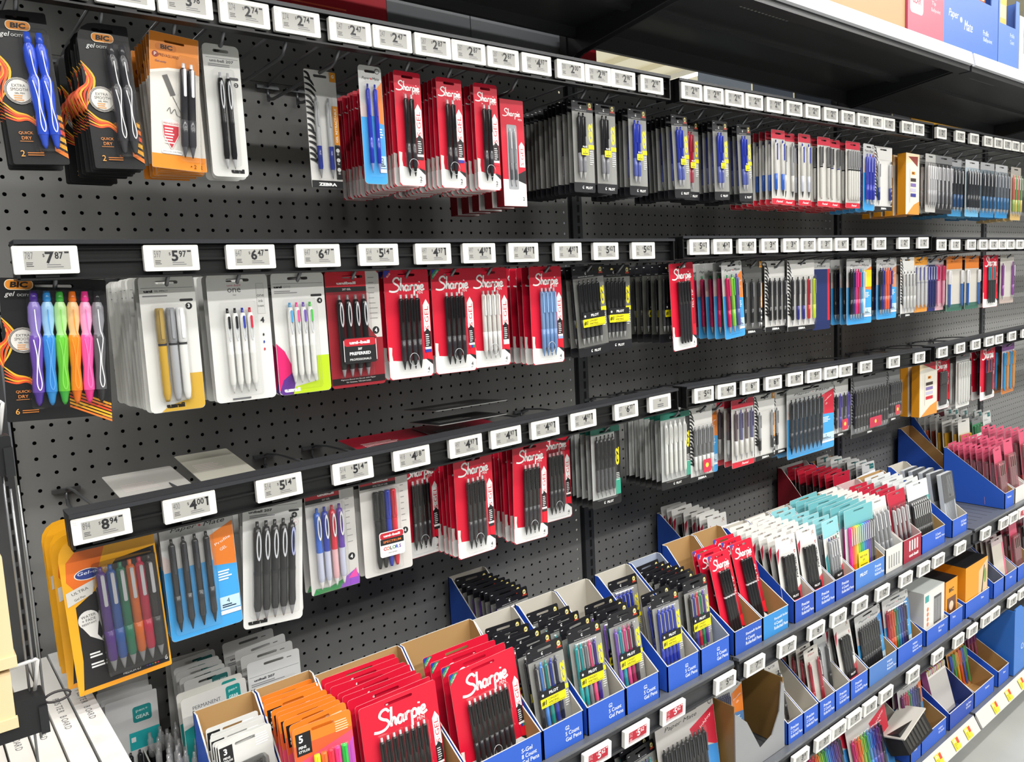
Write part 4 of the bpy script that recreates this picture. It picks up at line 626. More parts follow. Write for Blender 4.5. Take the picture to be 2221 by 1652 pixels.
def ptag(loc, price, label, red=False, bar=False, tilt=0.0, glare=False, logo=False, roll=0.0, grp='electronic price tags'):
    e = empty('price_tag', loc, (tilt, roll, 0)); w, h = 1.36, .66; g = G(); g.slab(rr(-w, -h, w, h, .07), -.16, .14, '#e9e8e3'); g.text('3Z', -w+.16, .42, .14, -.163, '#c8c8c4', rot=90); g.obj('housing', e)
    sc = '#b4112c' if red else '#a9a8a3'; ink = '#f2dfe2' if red else '#222226'; x0, x1, z0, z1 = -.92, 1.0, -.46, .42; g = G(); g.slab(rr(x0, z0, x1, z1, .02), -.168, -.16, sc); y = -.171
    if red: g.rect(x0, z0, x1, z0+.16, y, M('#c8b6b8'))
    if logo: g.disc(0, .24, .1, y, M(ink)); g.disc(0, .26, .05, y-.002, M(sc)); g.lines(-.35, -.08, .75, 2, .16, .07, y, M('#55555a'), 2)
    else:
        a, c = price.split('.'); g.text(a, .15, .1, .56, y, ink, bold=.03); g.text(c, .54, .2, .34, y, ink, w=.36, bold=.02); g.text('$', -.1, .2, .17, y, ink); g.text(a+c, -.7, .2, .34, y, '#d8a8ac' if red else '#6a6a6c', w=.34)
        g.lines(-.84, -.12, .4, 3, .08, .03, y, M(ink), len(price)); g.lines(.0, -.22, .85, 2, .1, .035, y, M('#6a6a6c' if not red else '#8a3040'), 3); g.rect(.78, .3, .97, .38, y, M(ink))
        if bar: g.rect(.86, -.1, .95, .36, y, M(ink))
    g.obj('screen', e); g = G(); g.box(-.5, -.05, -h-.16, .5, .25, -h+.02, BLK); g.obj('mounting_clip', e); tag(e, label, 'price tag', grp); return e
T1 = [(1.6, '3.98'), (4.6, '3.98'), (7.5, '3.98'), (10.6, '2.74'), (13.6, '2.74'), (16.9, '2.47'), (19.75, '2.47'), (22.7, '2.87'), (25.5, '2.87'), (28.4, '2.87'), (31.4, '4.97'), (34.7, '2.00'), (37.5, '2.98'), (40.25, '2.98'), (43.6, '2.98'), (48.6, '2.98'), (51.6, '2.98'), (54.6, '2.98'), (57.6, '2.98'), (60.9, '2.98'), (64.2, '2.98'), (67.5, '2.47'), (70.9, '2.97'), (74.3, '2.47'), (77.6, '2.47'), (80.4, '2.47'), (83.2, '2.97'), (87.6, '2.97'), (90.5, '2.97'), (96.6, '2.97'), (102.0, '2.97'), (106.3, '2.97'), (110.8, '2.97'), (114.2, '2.97'), (117.4, '2.97'), (120.4, '2.97'), (123.8, '2.97'), (127.0, '2.97')]
T2 = [(-.1, '7.87'), (5.6, '5.97'), (9.8, '6.47'), (13.8, '6.47'), (17.8, '5.14'), (21.8, '4.97'), (25.5, '4.97'), (29.4, '4.97'), (33.7, '4.97'), (37.7, '5.62'), (42, '5.62'), (49.2, '5.62'), (52.5, '4.24'), (56.2, '4.24'), (59.8, '3.14'), (63.4, '3.14'), (66.5, '5.87'), (69.7, '3.97'), (73, '6.97'), (76.9, '3.97'), (81.3, '3.47'), (87, '2.47'), (92, '2.47'), (97, '2.97'), (101.1, '2.97'), (106, '2.97'), (109.8, '2.97'), (113.3, '2.97'), (116.4, '2.97'), (119.4, '2.97'), (122.9, '2.97'), (126.2, '2.97')]
T3 = [(1.0, '8.94'), (5.3, '4.00'), (10.3, '5.14'), (15, '5.14'), (19.2, '4.18'), (23.5, '4.97'), (27, '4.97'), (30.7, '4.97'), (34.6, '4.97'), (39.4, '6.77'), (43.5, '0.00'), (49.4, '5.62'), (52.7, '4.24'), (56.4, '6.97'), (60.2, '6.78'), (64, '8.94'), (67.5, '9.28'), (70.8, '4.97'), (73.8, '4.97'), (78.2, '2.97'), (84.8, '6.97'), (91.4, '5.97'), (97.8, '2.97'), (103.1, '2.97'), (108.1, '2.97'), (112.6, '2.97'), (116, '2.97'), (120.9, '2.97'), (126.0, '2.97')]
for row, T in ((1, T1), (2, T2), (3, T3)):
    cnt = [0, 0, 0]; lo = {0: 0, 1: 0, 2: 0}
    for x, pr in T:
        z, b = railz(row, x); lg = pr == '0.00'
        lb = 'white price tag %s, %s along the %s rail of the %s bay' % ('showing a small emblem' if lg else 'reading '+pr, NTH[cnt[b]], ROWN[row], BN[b]); cnt[b] += 1
        ptag(P(x, -12.3, z), pr, lb, bar=(pr in ('4.97', '4.00', '5.62', '4.24') and row > 1), logo=lg, roll=-math.atan2(RZ[row][b][1]-RZ[row][b][0], 48.4))
for i, (x, pr) in enumerate([(29.5, '5.62'), (33.6, '5.62'), (37.8, '5.62'), (44.4, '5.62'), (48.6, '7.12'), (53.5, '7.12'), (58.4, '6.97'), (62.4, '6.97'), (66.6, '6.97'), (71.2, '12.94'), (76.4, '5.97'), (80.7, '5.97'), (84.4, '7.97'), (90.3, '7.97'), (97.8, '12.97'), (103.6, '5.97'), (106.8, '5.97'), (109.9, '5.97'), (114, '5.97'), (119, '5.97')]):
    ptag(P(x, -17.75, -38.05), pr, '%s price tag reading %s, %s along the upper tray shelf' % ('red screened' if i < 3 or i == 17 else 'grey screened', pr, NTH[i]), red=i < 3 or i == 17, bar=i == 3, tilt=.06, grp='tags on the tray shelves')
for i, (x, pr) in enumerate([(51.5, '3.18'), (55.4, '3.18'), (59.3, '3.18'), (62.15, '3.18'), (65.2, '3.18'), (68.4, '6.97'), (71.9, '4.94'), (78.1, '4.94'), (84.3, '4.94'), (90, '5.97'), (94, '5.97'), (98.2, '5.97'), (101.1, '5.97'), (106.9, '4.97'), (110.5, '4.97'), (115, '4.97')]):
    ptag(P(x, -17.85, -49.45), pr, 'grey screened price tag reading %s, %s along the middle tray shelf' % (pr, NTH[i]), tilt=.06, grp='tags on the tray shelves')
BZ = {1: 10.0, 2: -3.2, 3: -16.15}; WZ = {1: 8.93, 2: -3.72, 3: -16.78}; PT = {1: 9.15, 2: -3.45, 3: -16.5}
hk = empty('display_hook'); wz = -.98
gg = G(); gg.box(-.8, -.45, -.12, .8, -.15, .12, WIRE); gg.tube([(-.5, -.2, 0), (-.5, .3, 0)], .11, WIRE); gg.tube([(.5, -.2, 0), (.5, .3, 0)], .11, WIRE); gg.tube([(0, -.3, .1), (0, -.35, wz)], .1, WIRE); gg.obj('bracket', hk)
gg = G(); gg.tube([(0, -.32, -.6), (0, -.6, -.86), (0, -1.2, wz), (0, -10.3, wz), (0, -10.8, wz+.1), (0, -11.5, wz+.75)], .11, WIRE, 8); gg.obj('product_wire', hk)
gg = G(); gg.tube([(0, -.3, 0), (0, -1, .25), (0, -3, .45), (0, -11.9, .62)], .085, WIRE, 7); gg.obj('ticket_wire', hk); note(hk)
HUSE = [False]; HC = {1: [0, 0, 0], 2: [0, 0, 0], 3: [0, 0, 0]}
def hook(row, x):
    o = hk if not HUSE[0] else dup(hk); HUSE[0] = True; b = railz(row, x)[1]; n = HC[row][b]; HC[row][b] += 1
    o.location = P(x, 0, BZ[row]); tag(o, 'grey double wire hook, %s along the %s hook row of the %s bay' % (NTH[n], ROWN[row], BN[b]), 'wire hook', 'display hooks on the pegboard')
RJ = random.Random(11)
def stack(row, make, x, yf, n, step, look, where, fine=False, roll=0.0, hookx=True, dz=0.0, cat=None, rolls=None):
    p = make() if callable(make) else make; e = p.build(fine); far = p.build(False) if fine and n > 3 else e; fused = fine and n > 3
    if hookx: hook(row, x)
    for i in range(n):
        if i == 0: o = e
        elif fused and i == 1: o = far
        else: o = dup(far)
        rl = roll if i == 0 else (rolls if rolls is not None else roll*.6)
        o.location = P(x+(RJ.uniform(-.1, .1) if i else 0), yf+i*step, PT[row]+dz+(RJ.uniform(-.05, .03) if i else 0)); o.rotation_euler = (0, math.radians(-rl+(RJ.uniform(-.8, .8) if i else 0)), math.radians(RJ.uniform(-2, 2)))
        tag(o, (look+' '+where) if n == 1 else ('front '+look+' '+where if i == 0 else '%s %s from front %s' % (ORD[i], look, where)), p.cat, 'packs hanging: '+look+' '+where if n > 1 else None)
BKS = pc(K, '#2a2a2e', K, '#c8c8ca', '#1a1a1c'); BL = pc('#2036a0', '#2c44b4', '#8088c0', '#2036a0', '#9aa')
# --- top row
stack(1, lambda: bic(2, 2.4, 7.1, (wv('#2a50c8', '#2448c0'),)), .05, -11, 5, .5, 'black card, two blue pens', 'at the near end of top row', True, 3)
stack(1, lambda: bic(2, 2.4, 7.1, (wv('#3a3a3e', '#2a2a2e'),)), 3.7, -11, 8, .45, 'black card, two black contoured pens', 'on top row', True, 2)
stack(1, lambda: bic(2, 2.4, 7.1, (wv('#3a3a3e', '#2a2a2e'),)), 3.75, -5.6, 3, .5, 'black swirl card deep behind others', 'of top row', False, 0, False)
stack(1, T_prev, 7.2, -11, 9, .45, 'orange and white pen bag', 'beside the black swirl cards', True, -4, rolls=1)
stack(1, T_uni2, 9.75, -10.6, 3, .7, 'grey card, two black oval-clip pens', 'beside the orange bags', True, 0)
hook(1, 13.3)
stack(1, lambda: zebra(2, 2.15, 7.25, (pc('#c4c6c8', '#2c3a90', '#b4b6b8', '#9a9ca0', '#8a8c90'),)), 16.6, -8.6, 1, .5, 'zebra striped card with two steel blue-grip pens', 'alone on top row hook', True)
stack(1, lambda: pmate(2, 1.6, 7.2, (pc('#2a36b4', '#2230a8', '#3a46b8', '#2030a0', '#8a90c8'),), x1=1.0, num=2, L=5.4), 18.8, -11, 1, .5, 'narrow blue card with two blue pens', 'on top row beside red cards', True)
stack(1, lambda: sharpie(2, 2.0, 7.2, (SB,), ('#2a2a2c',)), 21.5, -11, 17, .5, 'red two-pen card', 'nearest zebra striped card', True)
stack(1, lambda: sharpie(2, 2.0, 7.2, (SB,), ('#2a3a9c',)), 24.75, -11, 12, .55, 'red two-pen card with blue band', 'on top row', True)
stack(1, lambda: sharpie(2, 2.0, 7.2, (SB,), ('#c82038',)), 27.8, -11, 9, .55, 'red two-pen card with red band', 'on top row', True)
stack(1, T_shbox, 30.4, -10.2, 5, 1.5, 'red gift box with two grey pens', 'on top row', True, dz=-.7)
G2K, G2B, G2R = (pc('#1a1a1d', '#8a8a90', K, K, '#c0c0c0'),), (pc('#2236a8', '#5a66b0', '#2236a8', '#2236a8', '#c0c0c8'),), (pc('#b01c34', '#a84a58', '#b01c34', '#b01c34'),)
for x, n, cs, lk, wh, rl in ((37.1, 12, G2K, 'grey two-pen card, black pens,', 'beside the red gift boxes', 0), (39.6, 5, G2K, 'narrow grey card, black pens,', 'before the second upright', 0), (43.3, 9, G2B, 'grey two-pen card, blue pens,', 'past the black pen cards', 0), (48.6, 9, G2B, 'grey two-pen card, blue pens,', 'starting the second bay', 3), (51.4, 4, G2R, 'grey two-pen card, red pens,', 'on top row', 0), (54.3, 8, G2B, 'grey two-pen card, blue pens,', 'past the red pens', 2), (57.9, 8, G2B, 'grey two-pen card, blue pens,', 'beside the grip pen card', 3)):
    stack(1, lambda: g2(2, 2.25, 7.0, cs), x, -11 if cs is not G2R else -10, n, .55, lk, wh, x < 45, rl)
stack(1, T_drgrip, 60.3, -9.6, 3, .6, 'silver card with sideways grip wording', 'before the red topped packs')
PW = lambda c, g_=None: (pc('#d8d6d0', g_ or c, '#c8c8c8', c, '#555'),)
stack(1, lambda: pentel(2, 2.2, 7.1, (pc('#e2e0dc', '#2a62c4', '#2a3a9c', '#2a3a9c', '#444'),)), 63.6, -11, 8, .7, 'red topped card, blue and white pens', 'on top row')
stack(1, lambda: pentel(2, 2.3, 7.1, (pc('#a8aaac', '#c8c6c2', '#8a8c90', '#888', '#444'),)), 65.9, -10.6, 6, .8, 'red topped card, grey pens', 'on top row')
stack(1, lambda: pentel(2, 2.2, 7.1, (pc('#d8d6d0', '#c8ccd8', '#2a3a9c', '#2a3a9c', '#444'),)), 68.3, -11, 8, .7, 'red topped card, clear blue pens', 'on top row')
stack(1, lambda: pentel(2, 2.4, 7.1, (pc('#d4d2cc', K, '#3a3a3c', '#777', K),), 'cap', 'R.S.V.P.'), 72, -11, 8, .7, 'red topped card, clear black-tip pens', 'on top row')
stack(1, lambda: pentel(2, 2.4, 7.1, (pc('#d4d2cc', '#2a3070', '#3a3a3c', '#777', '#2a3070'),), 'cap', 'R.S.V.P.'), 74.6, -10.7, 7, .7, 'red topped card, clear navy-tip pens', 'on top row')
stack(1, lambda: pentel(5, 3.0, 7.1, (pc('#d8d6d0', K, '#88888a', '#999', K),), 'cap'), 78.0, -11, 8, .7, 'red topped five-pen card', 'on top row')
stack(1, lambda: pmate(3, 2.6, 7.3, (pc('#3a42b0', '#2a34a8', '#8a8ed0', '#2a34a8'),), x1=1.9), 81.3, -11.1, 6, .8, 'blue card, bright blue pens', 'on top row')
stack(1, lambda: zebra(2, 3.9, 7.2, (pc('#b8babc', '#2c3a80', '#aaa', '#888'),), 'black'), 85.1, -10.9, 5, .9, 'wide zebra striped card, steel pens', 'on top row')
stack(1, lambda: T_bicbox(), 92.0, -10.6, 4, 1.45, 'orange sided pen box', 'of top row', dz=-.3)
stack(1, lambda: simple(3.0, 7.1, '#8a8a88', '#b8b8b4', '#c0bfbb', 4, 'gel', (pc('#c8c8ca', '#aaaaac', '#e0e0e0', '#888'),)), 97, -11, 5, .8, 'grey card, four silver pens', 'on top row')
stack(1, lambda: simple(4.6, 7.2, '#1a1a1c', '#77787a', '#242426', 4, 'gel', (pc('#b8b8ba', '#7a7c80', '#d8d8da', '#666'),), None, '#e8e8e8', 'GLIDE'), 100.8, -11, 5, .9, 'black card with sideways white wording', 'on top row')
stack(1, lambda: simple(4.0, 7.4, '#5a666e', '#9a9c9e', '#3a88b8', 4, 'gel', (pc('#2a2c30', '#1f4a78', '#c8c8cc', '#333'),)), 105, -10.6, 6, .9, 'blue footed card, dark pens', 'on top row')
stack(1, lambda: simple(4.6, 7.4, '#a8b8c2', '#c4c6c8', '#6aaed6', 5, 'gel', (pc('#26282c', '#26282c', '#d8d8da', '#888'),)), 109.5, -11, 4, .9, 'pale blue footed card, black pens', 'on top row')
stack(1, lambda: simple(4.6, 7.4, '#6a7a84', '#a4a6a8', '#2f7fb4', 4, 'gel', (pc('#26282c', '#1a5a8a', '#c8c8ca', '#333'),)), 114.6, -11, 6, .9, 'deep blue footed card, black pens', 'on top row')
stack(1, lambda: simple(4.6, 7.4, '#8a9298', '#b4b6b8', '#2a86c0', 4, 'gel', (pc('#6a7078', '#2f6a9a', '#c8c8ca', '#333'),)), 119.6, -11, 5, .9, 'blue footed card, grey pens', 'far along top row')
stack(1, lambda: simple(3.8, 7.6, '#b8b2a8', '#a8a29a', '#c8a86a', 4, 'gel', (pc('#c86a5a', '#8aa85a', '#ddd'), pc('#6a9a5a', '#c8b85a', '#ddd'))), 125, -11, 6, .9, 'pale card, pastel pens', 'at the far end of top row')
# --- middle row
G6 = tuple(pc(t, c, k, d, d) for c, d, t, k in (('#6a4aa8', '#4a2a90', '#8a78c0', '#f2f2f4'), ('#3a8ad8', '#2a8ad0', '#9ccaec', '#5aa0e0'), ('#6ac83a', '#3aa83a', '#b4e49a', '#82d458'), ('#f08a20', '#e87010', '#f6c48a', '#f49a3a'), ('#f05aa8', '#e8308a', '#f6a8d0', '#f478b8'), ('#5a5a5e', '#222226', '#8a8a90', '#e8e8ea')))
stack(2, lambda: bic(6, 4.6, 6.95, G6, True), .35, -11, 2, .9, 'black swirl card with six rainbow pens', 'on middle row', True, -3)
stack(2, T_impact, 5.6, -11, 12, .7, 'pale card with gold and silver pens', 'on middle row', True)
stack(2, lambda: T_one(False), 9.4, -11, 4, .9, 'pale card, four white loop-clip pens', 'on middle row', True)
stack(2, lambda: T_one(True), 13.0, -11, 2, .9, 'white card with pink and lime corners', 'on middle row', True)
stack(2, T_u207, 16.6, -11, 3, .9, 'dark red card, four black pens', 'on middle row', True)
stack(2, lambda: sharpie(4, 3.4, 7.1, (SB,), ('#2a3a9c',), corner=('#2a3a9c',)), 20.5, -11, 4, .8, 'red four-pen card with blue corner', 'on middle row', True)
stack(2, lambda: sharpie(4, 3.4, 7.1, (SB,), ('#c82038', '#2a3a9c', '#2a8a5a'), corner=('#2a3a9c', '#2a8a5a')), 24.1, -11, 3, .8, 'red card with two-colour corner, black pens,', 'on middle row', True)
stack(2, lambda: sharpie(4, 3.35, 7.0, (pc('#dcdbd6', '#d2d2d0', '#e2e2de', '#b0b0ae', '#c8c8c6'),), ('#f0f0ee',)), 27.2, -11, 3, .8, 'red card with four white pens', 'on middle row', True)
stack(2, lambda: sharpie(4, 3.2, 7.3, (pc('#7a9cc8', '#6a8cba', '#86a8d2', '#b8c4d0', '#6a8cba'),), ('#8aa8d0',)), 32.6, -11, 6, .8, 'red card with four light blue pens', 'on middle row', True)
G5K = (pc('#1a1a1d', '#3a3a3e', K, '#2a2a2c', '#aaa'),)
stack(2, lambda: g2(5, 3.45, 7.1, G5K, mid='#6e6e6a'), 37, -11, 5, .7, 'black five-pen card with yellow sleeve', 'beside the light blue pens', True, 4)
stack(2, lambda: g2(5, 3.3, 6.9, G5K, mid='#6e6e6a'), 40.6, -10.6, 5, .8, 'black five-pen card with yellow sleeve', 'second hook past light blue pens', True)
stack(2, T_felt, 48.4, -11, 1, .9, 'red card with four capped black felt pens', 'on middle row', True, 3)
stack(2, lambda: g2(5, 3.45, 6.9, G5K, mid='#55554f'), 48.4, -9.8, 8, .85, 'dark five-pen card', 'behind the red felt pen card', False, 0, False)
stack(2, lambda: pmate(3, 3.2, 7.1, (pc('#d01c5a', '#d01c5a', '#c83a7a', '#1a9a5a'), pc('#8ad03a', '#8ad03a', '#5ab83a', '#2a9a5a'), pc('#5a5a9a', '#5a5a9a', '#8888a8', '#5a3a98')), x1=1.95), 55.4, -11.2, 6, .95, 'blue card, pink and lime pens', 'on middle row', False, 4)
stack(2, lambda: zebra(3, 3.6, 7.0, (pc('#26262a', '#1c1c1e', '#8a8a8c', K),), 'orange', body='#5a5a58'), 59, -10.8, 4, .9, 'dark card with orange side strip', 'on middle row')
stack(2, lambda: zebra(4, 3.4, 7.0, (pc('#26262a', '#1c1c1e', '#8a8a8c', K),), None), 63.4, -10.6, 6, .9, 'zebra striped card, black pens', 'on middle row')
stack(2, lambda: zebra(5, 4.8, 7.2, (pc('#26262a', '#1c1c1e', '#8a8a8c', K), pc('#26262a', '#2a2a80', '#888', K), pc('#26262a', '#2a2a80', '#888', K), pc('#b02030', '#c83030', '#888', K), pc('#b8d030', '#c8e030', '#888', K)), None), 67.5, -11, 4, .9, 'zebra striped card, mixed pens with lime one,', 'on middle row')
stack(2, lambda: simple(3.4, 7.4, '#182a5e', '#c4c4c2', '#16265a', 0, 'gel', (), 'Mate', '#22242a', None, side_m='#c02038', t=1.0), 71.6, -10.9, 3, .9, 'navy footed card with red wedge', 'on middle row')
stack(2, lambda: pmate(6, 5.3, 7.3, (pc(K), pc('#2a2a60'), pc('#d83a8a'), pc('#c82050'), pc('#3a9ac8'), pc('#d8dce0')), yellow=True), 79.4, -11, 6, .9, 'blue card with yellow side panel', 'on middle row')
stack(2, lambda: pmate(5, 5.0, 7.1, (pc('#2a2a30'), pc('#2a3a9c'), pc('#e8603a'), pc('#e8603a'), pc('#3a3a8a')), wedge='#c88a6a'), 85.8, -11, 4, .9, 'blue card with orange pens', 'on middle row')
stack(2, lambda: zebra(4, 3.6, 7.2, (pc('#d0d0ce', '#c8c8c6', '#6a6a6c', '#55555a'),), None), 90.4, -11.3, 3, .9, 'zebra striped card, white pens', 'on middle row')
stack(2, lambda: simple(4.5, 6.8, '#c8c6c4', '#e0962c', '#e0963a', 4, 'cap', (pc('#c8c8ca', '#a8a8b8', '#3a3a80', '#dcdcdc'),), 'BIC', '#2a1c10', side_m='#8a84a8'), 94.2, -11, 4, .9, 'orange topped clear pen bag', 'on middle row')
stack(2, lambda: simple(3.0, 6.9, '#3a3e68', '#a8a8aa', '#2a3070', 4, 'cap', (pc('#2a2f6a', '#2a2f6a', '#c8c8d8', '#3a3f8a'),)), 98, -10.6, 4, .9, 'dark card, navy capped pens', 'on middle row')
stack(2, lambda: simple(2.6, 6.9, '#c87a94', '#b8b0b0', '#c8a0a8', 2, 'cap', (pc('#d8a0b0', '#d8a0b0', '#c83a6a', '#d83a6a'),)), 100.8, -10.6, 3, .9, 'pink capped pen pack', 'on middle row')
for x, wh in ((104.4, 'third bay start'), (110, 'beside dark red card')):
    stack(2, lambda: simple(4.6, 7.2, '#cfcac0', '#d87a2a', '#3a6a5a', 2, 'cap', (pc('#2f5fa8', '#2f5fa8', '#e8e8ea', '#eaeaec'), pc('#3a6ab0', '#3a6ab0', '#e8e8ea', '#e4e4e6')), 'BIC', '#7a3a10', t=1.7), x, -11, 4, .9, 'orange topped bag, blue pens', 'on middle row '+wh)
stack(2, lambda: sharpie(4, 5.2, 7.3, (pc('#2a3a38', '#2a3a38', '#2a8a98', '#2a9aa0'), pc('#3a3a3a', '#2a2a2a', '#c83a3a', '#d84a4a')), felt=True, kind='cap'), 116.4, -11, 4, 1.0, 'dark red card, teal and red caps', 'on middle row')
stack(2, lambda: simple(4.8, 7.0, '#cdc8c0', '#b8b4ac', '#b8a8a0', 2, 'gel', (pc('#8a4a9a', '#8a4a9a', '#ddd'),), side_m='#8a3a98'), 122.4, -11, 5, 1.0, 'white card with purple side', 'on middle row')
# --- lowest row
stack(3, T_ultra, 1.35, -11, 5, 1.15, 'yellow edged black six-pen card', 'on lowest row', True, 2)
stack(3, lambda: pmate(4, 3.95, 7.0, (pc('#1c1c20', '#26282c', '#3a3c40', '#222', '#16181c'),), x1=2.35), 5.9, -11, 3, .8, 'blue footed card with orange corner', 'on lowest row', True, 1)
stack(3, T_u5, 10.4, -11, 7, .62, 'pale card, five black loop-clip pens', 'on lowest row', True, -4.5, rolls=-1)
stack(3, T_207m, 14.1, -10.7, 2, .8, 'white card, four coloured pens', 'on lowest row', True)
stack(3, T_spec, 17.8, -11, 3, .8, 'marbled card with label and capped pens', 'on lowest row', True)
stack(3, lambda: sharpie(4, 3.3, 7.2, (SB,), ('#2a2a2c',)), 21.9, -8.6, 3, .8, 'red black-pen card set back', 'beside the marbled card', True)
stack(3, lambda: sharpie(4, 3.4, 7.3, (SB,), ('#2a2a2c',)), 25.0, -11, 7, .6, 'red black-pen card', 'under the middle 4.97 tags', True)
stack(3, lambda: sharpie(4, 3.4, 7.5, (SB,), ('#2a2a2c',)), 30.3, -11, 6, .6, 'red black-pen card', 'beside upright on lowest row', True, -2, rolls=0)
stack(3, lambda: sharpie(4, 3.3, 7.2, (SB,), ('#2a2a2c',)), 34.2, -9.3, 2, .8, 'red black-pen card set back', 'before the second upright', True)
stack(3, lambda: g2(5, 3.3, 6.6, (pc('#1c1c1f', '#4a4a4e', K, K, '#999'),), True), 38.3, -11, 7, .6, 'black and teal card, patterned black pens', 'on lowest row', True)
stack(3, lambda: g2(5, 4.0, 6.7, (pc('#e4e4e0', '#deded8', '#efefec', '#e8e8e4', '#c8c8c8'),), True), 47.1, -11, 8, .62, 'black and teal card, white pens', 'on lowest row', True)
stack(3, lambda: zebra(5, 3.3, 6.8, (pc('#77787a', '#d8d8d4', '#8a8c90', '#99999c'),), None, sticker='#c8304a'), 50.8, -10.9, 2, .9, 'zebra striped card with red sticker', 'on lowest row')
stack(3, lambda: pmate(4, 3.4, 6.9, (pc('#2a3a6a'),), x1=2.0), 53.2, -9.6, 3, .9, 'blue card with orange wedge', 'behind zebra card of lowest row')
stack(3, lambda: pentel(4, 3.6, 6.6, (pc('#6a5a5e', '#d2d0cc', '#55486a', '#6a3a58'), pc('#5a5a8a', '#d2d0cc', '#55486a', '#4a3a88'))), 57.1, -11, 5, .9, 'red footed clear pen card', 'on lowest row')
stack(3, lambda: zebra(2, 3.5, 6.6, (pc('#a8aaac', '#2a2a2c', '#999', '#77787a'),), 'orange'), 60.9, -10.9, 3, .9, 'zebra striped card with orange strip', 'on lowest row')
stack(3, lambda: zebra(2, 3.2, 6.6, (pc('#a8aaac', '#2a2a2c', '#999', '#77787a'),), None), 64.2, -10.6, 3, .9, 'zebra striped card, two steel pens,', 'on lowest row')
stack(3, lambda: pmate(8, 9.2, 7.4, (pc('#1e2226', '#22262c', '#5a6068', '#1a2a34', '#1a1c20'),), wedge='#c81e38', x1=6.2, num=8), 69.3, -11, 3, .9, 'wide blue card with eight dark pens', 'on lowest row')
stack(3, lambda: zebra(4, 3.6, 6.6, (pc('#2a2a2e'), pc('#4a3a9a')), None, sticker='#c8304a'), 75.6, -10.8, 2, .9, 'zebra card with round red sticker', 'on lowest row')
stack(3, lambda: zebra(12, 8.6, 7.2, (pc('#2a2a2e', '#323236', '#4a4a4e', '#222'),), None, sticker='#b8304a', body='#77787a'), 81.8, -11, 2, .9, 'wide zebra card with twelve black pens', 'on lowest row')
stack(3, lambda: zebra(6, 3.6, 6.6, (pc('#2a2a2e', '#323236', '#55555a', '#222'),), None, sticker='#b8404a', body='#8a8b8c'), 88, -10.8, 2, .9, 'zebra card with six black pens', 'on lowest row')
stack(3, lambda: T_bicbox('#c02030', 4.9), 97.4, -10.4, 5, 1.4, 'orange sided pen box with red panel', 'of lowest row')
stack(3, lambda: sharpie(6, 4.4, 7.2, (pc('#3a3a3c', '#2a2a2c', '#6a6a6c', '#333'),), felt=True, kind='cap'), 102.9, -10.2, 6, .9, 'dark red card', 'beside far orange boxes')
stack(3, lambda: simple(4.4, 7.4, '#d4d4d0', '#77787a', '#e0e0dc', 5, 'cap', (pc('#dcdcd8', '#d4d4d0', '#c4c4c0', '#d8d8d4'),), side_m='#b0aeaa'), 107.6, -11, 2, 1.0, 'white pen pack with grey top', 'on lowest row')
stack(3, lambda: sharpie(5, 5.6, 7.4, (pc('#2c2a30', '#2c2a30', '#3a3a5a', '#3a3a60'), pc('#2c2a30', '#2c2a30', '#c84a3a', '#c84a3a')), felt=True, kind='cap'), 116, -11, 6, 1.0, 'dark red card, mixed capped pens', 'on lowest row')
stack(3, lambda: simple(5.2, 7.4, '#b8b4c4', '#7a4a8a', '#c87a3a', 4, 'cap', (pc('#3a9ad0'), pc('#e0943a')), side_m='#e8e0d8'), 123.6, -11, 4, 1.0, 'purple and orange card', 'far along lowest row')
# ------------------------------------------------------------------ cardboard trays and the packs leaning in them
def tray(x0, x1, label, outer='#2b5cc4', inner='#c2bcb0', yf=-17.0, yb=-9.2, zb=-37.0, fh=2.1, bh=7.5, txt=(), curve=False, tx=None, notch=None, group='cardboard trays on the shelves', tcol='#eef2fa', art=None):
    e = empty('display_tray', P(0, 0, 0)); e.location = (0, 0, FZ*U); zb += .08; t = .09; o, n = M(outer, .5), M(inner, .7)
    g = G(); g.slab([(x0, zb), (x1, zb), (x1, zb+fh), (x0, zb+fh)], yf, yf+t, o, None, '#d8d6d0', n)
    if txt:
        hh = .3 if len(txt) < 4 else .24
        for i, s in enumerate(txt): g.text(s, (tx if tx is not None else x1-1.75), zb+fh*.68-i*.42, hh if any(q in s for q in 'gpyj') or s[0].isupper() or s[0].isdigit() else hh*.8, yf-.004, tcol, al='l', bold=.01, w=min(len(s)*hh*.62, x1-(tx if tx is not None else x1-1.75)-.15))
    if art: art(g, yf-.004, zb)
    g.obj('front_panel', e)
    d = yb-yf; pts = [(yf, zb), (yf, zb+fh)]
    pts += [(yf+d*.55, zb+fh+(bh-fh)*.45), (yf+d*.78, zb+fh+(bh-fh)*.8), (yb-.6, zb+bh), (yb, zb+bh)] if curve else [(yb-.5, zb+bh), (yb, zb+bh)]
    pts.append((yb, zb)); k = len(pts)
    for x, (ma, mb) in ((x0, (o, n)), (x1-t, (n, o))):
        g = G(); g.add([(x, a, c) for a, c in pts], [tuple(range(k))], ma); g.add([(x+t, a, c) for a, c in pts], [tuple(reversed(range(k)))], mb)
        g.add([(x, a, c) for a, c in pts]+[(x+t, a, c) for a, c in pts], [(i, (i+1) % k, k+(i+1) % k, k+i) for i in range(k)], '#cfccc4'); g.obj('side_panel', e)
    g = G(); g.slab([(x0, zb), (x1, zb), (x1, zb+bh), (x0, zb+bh)], yb-t, yb, n, None, '#cfccc4', o); g.obj('back_panel', e)
    g = G(); g.box(x0+t, yf+t, zb-.04, x1-t, yb-t, zb+.05, n); g.obj('base', e); tag(e, label, 'tray', group); return e
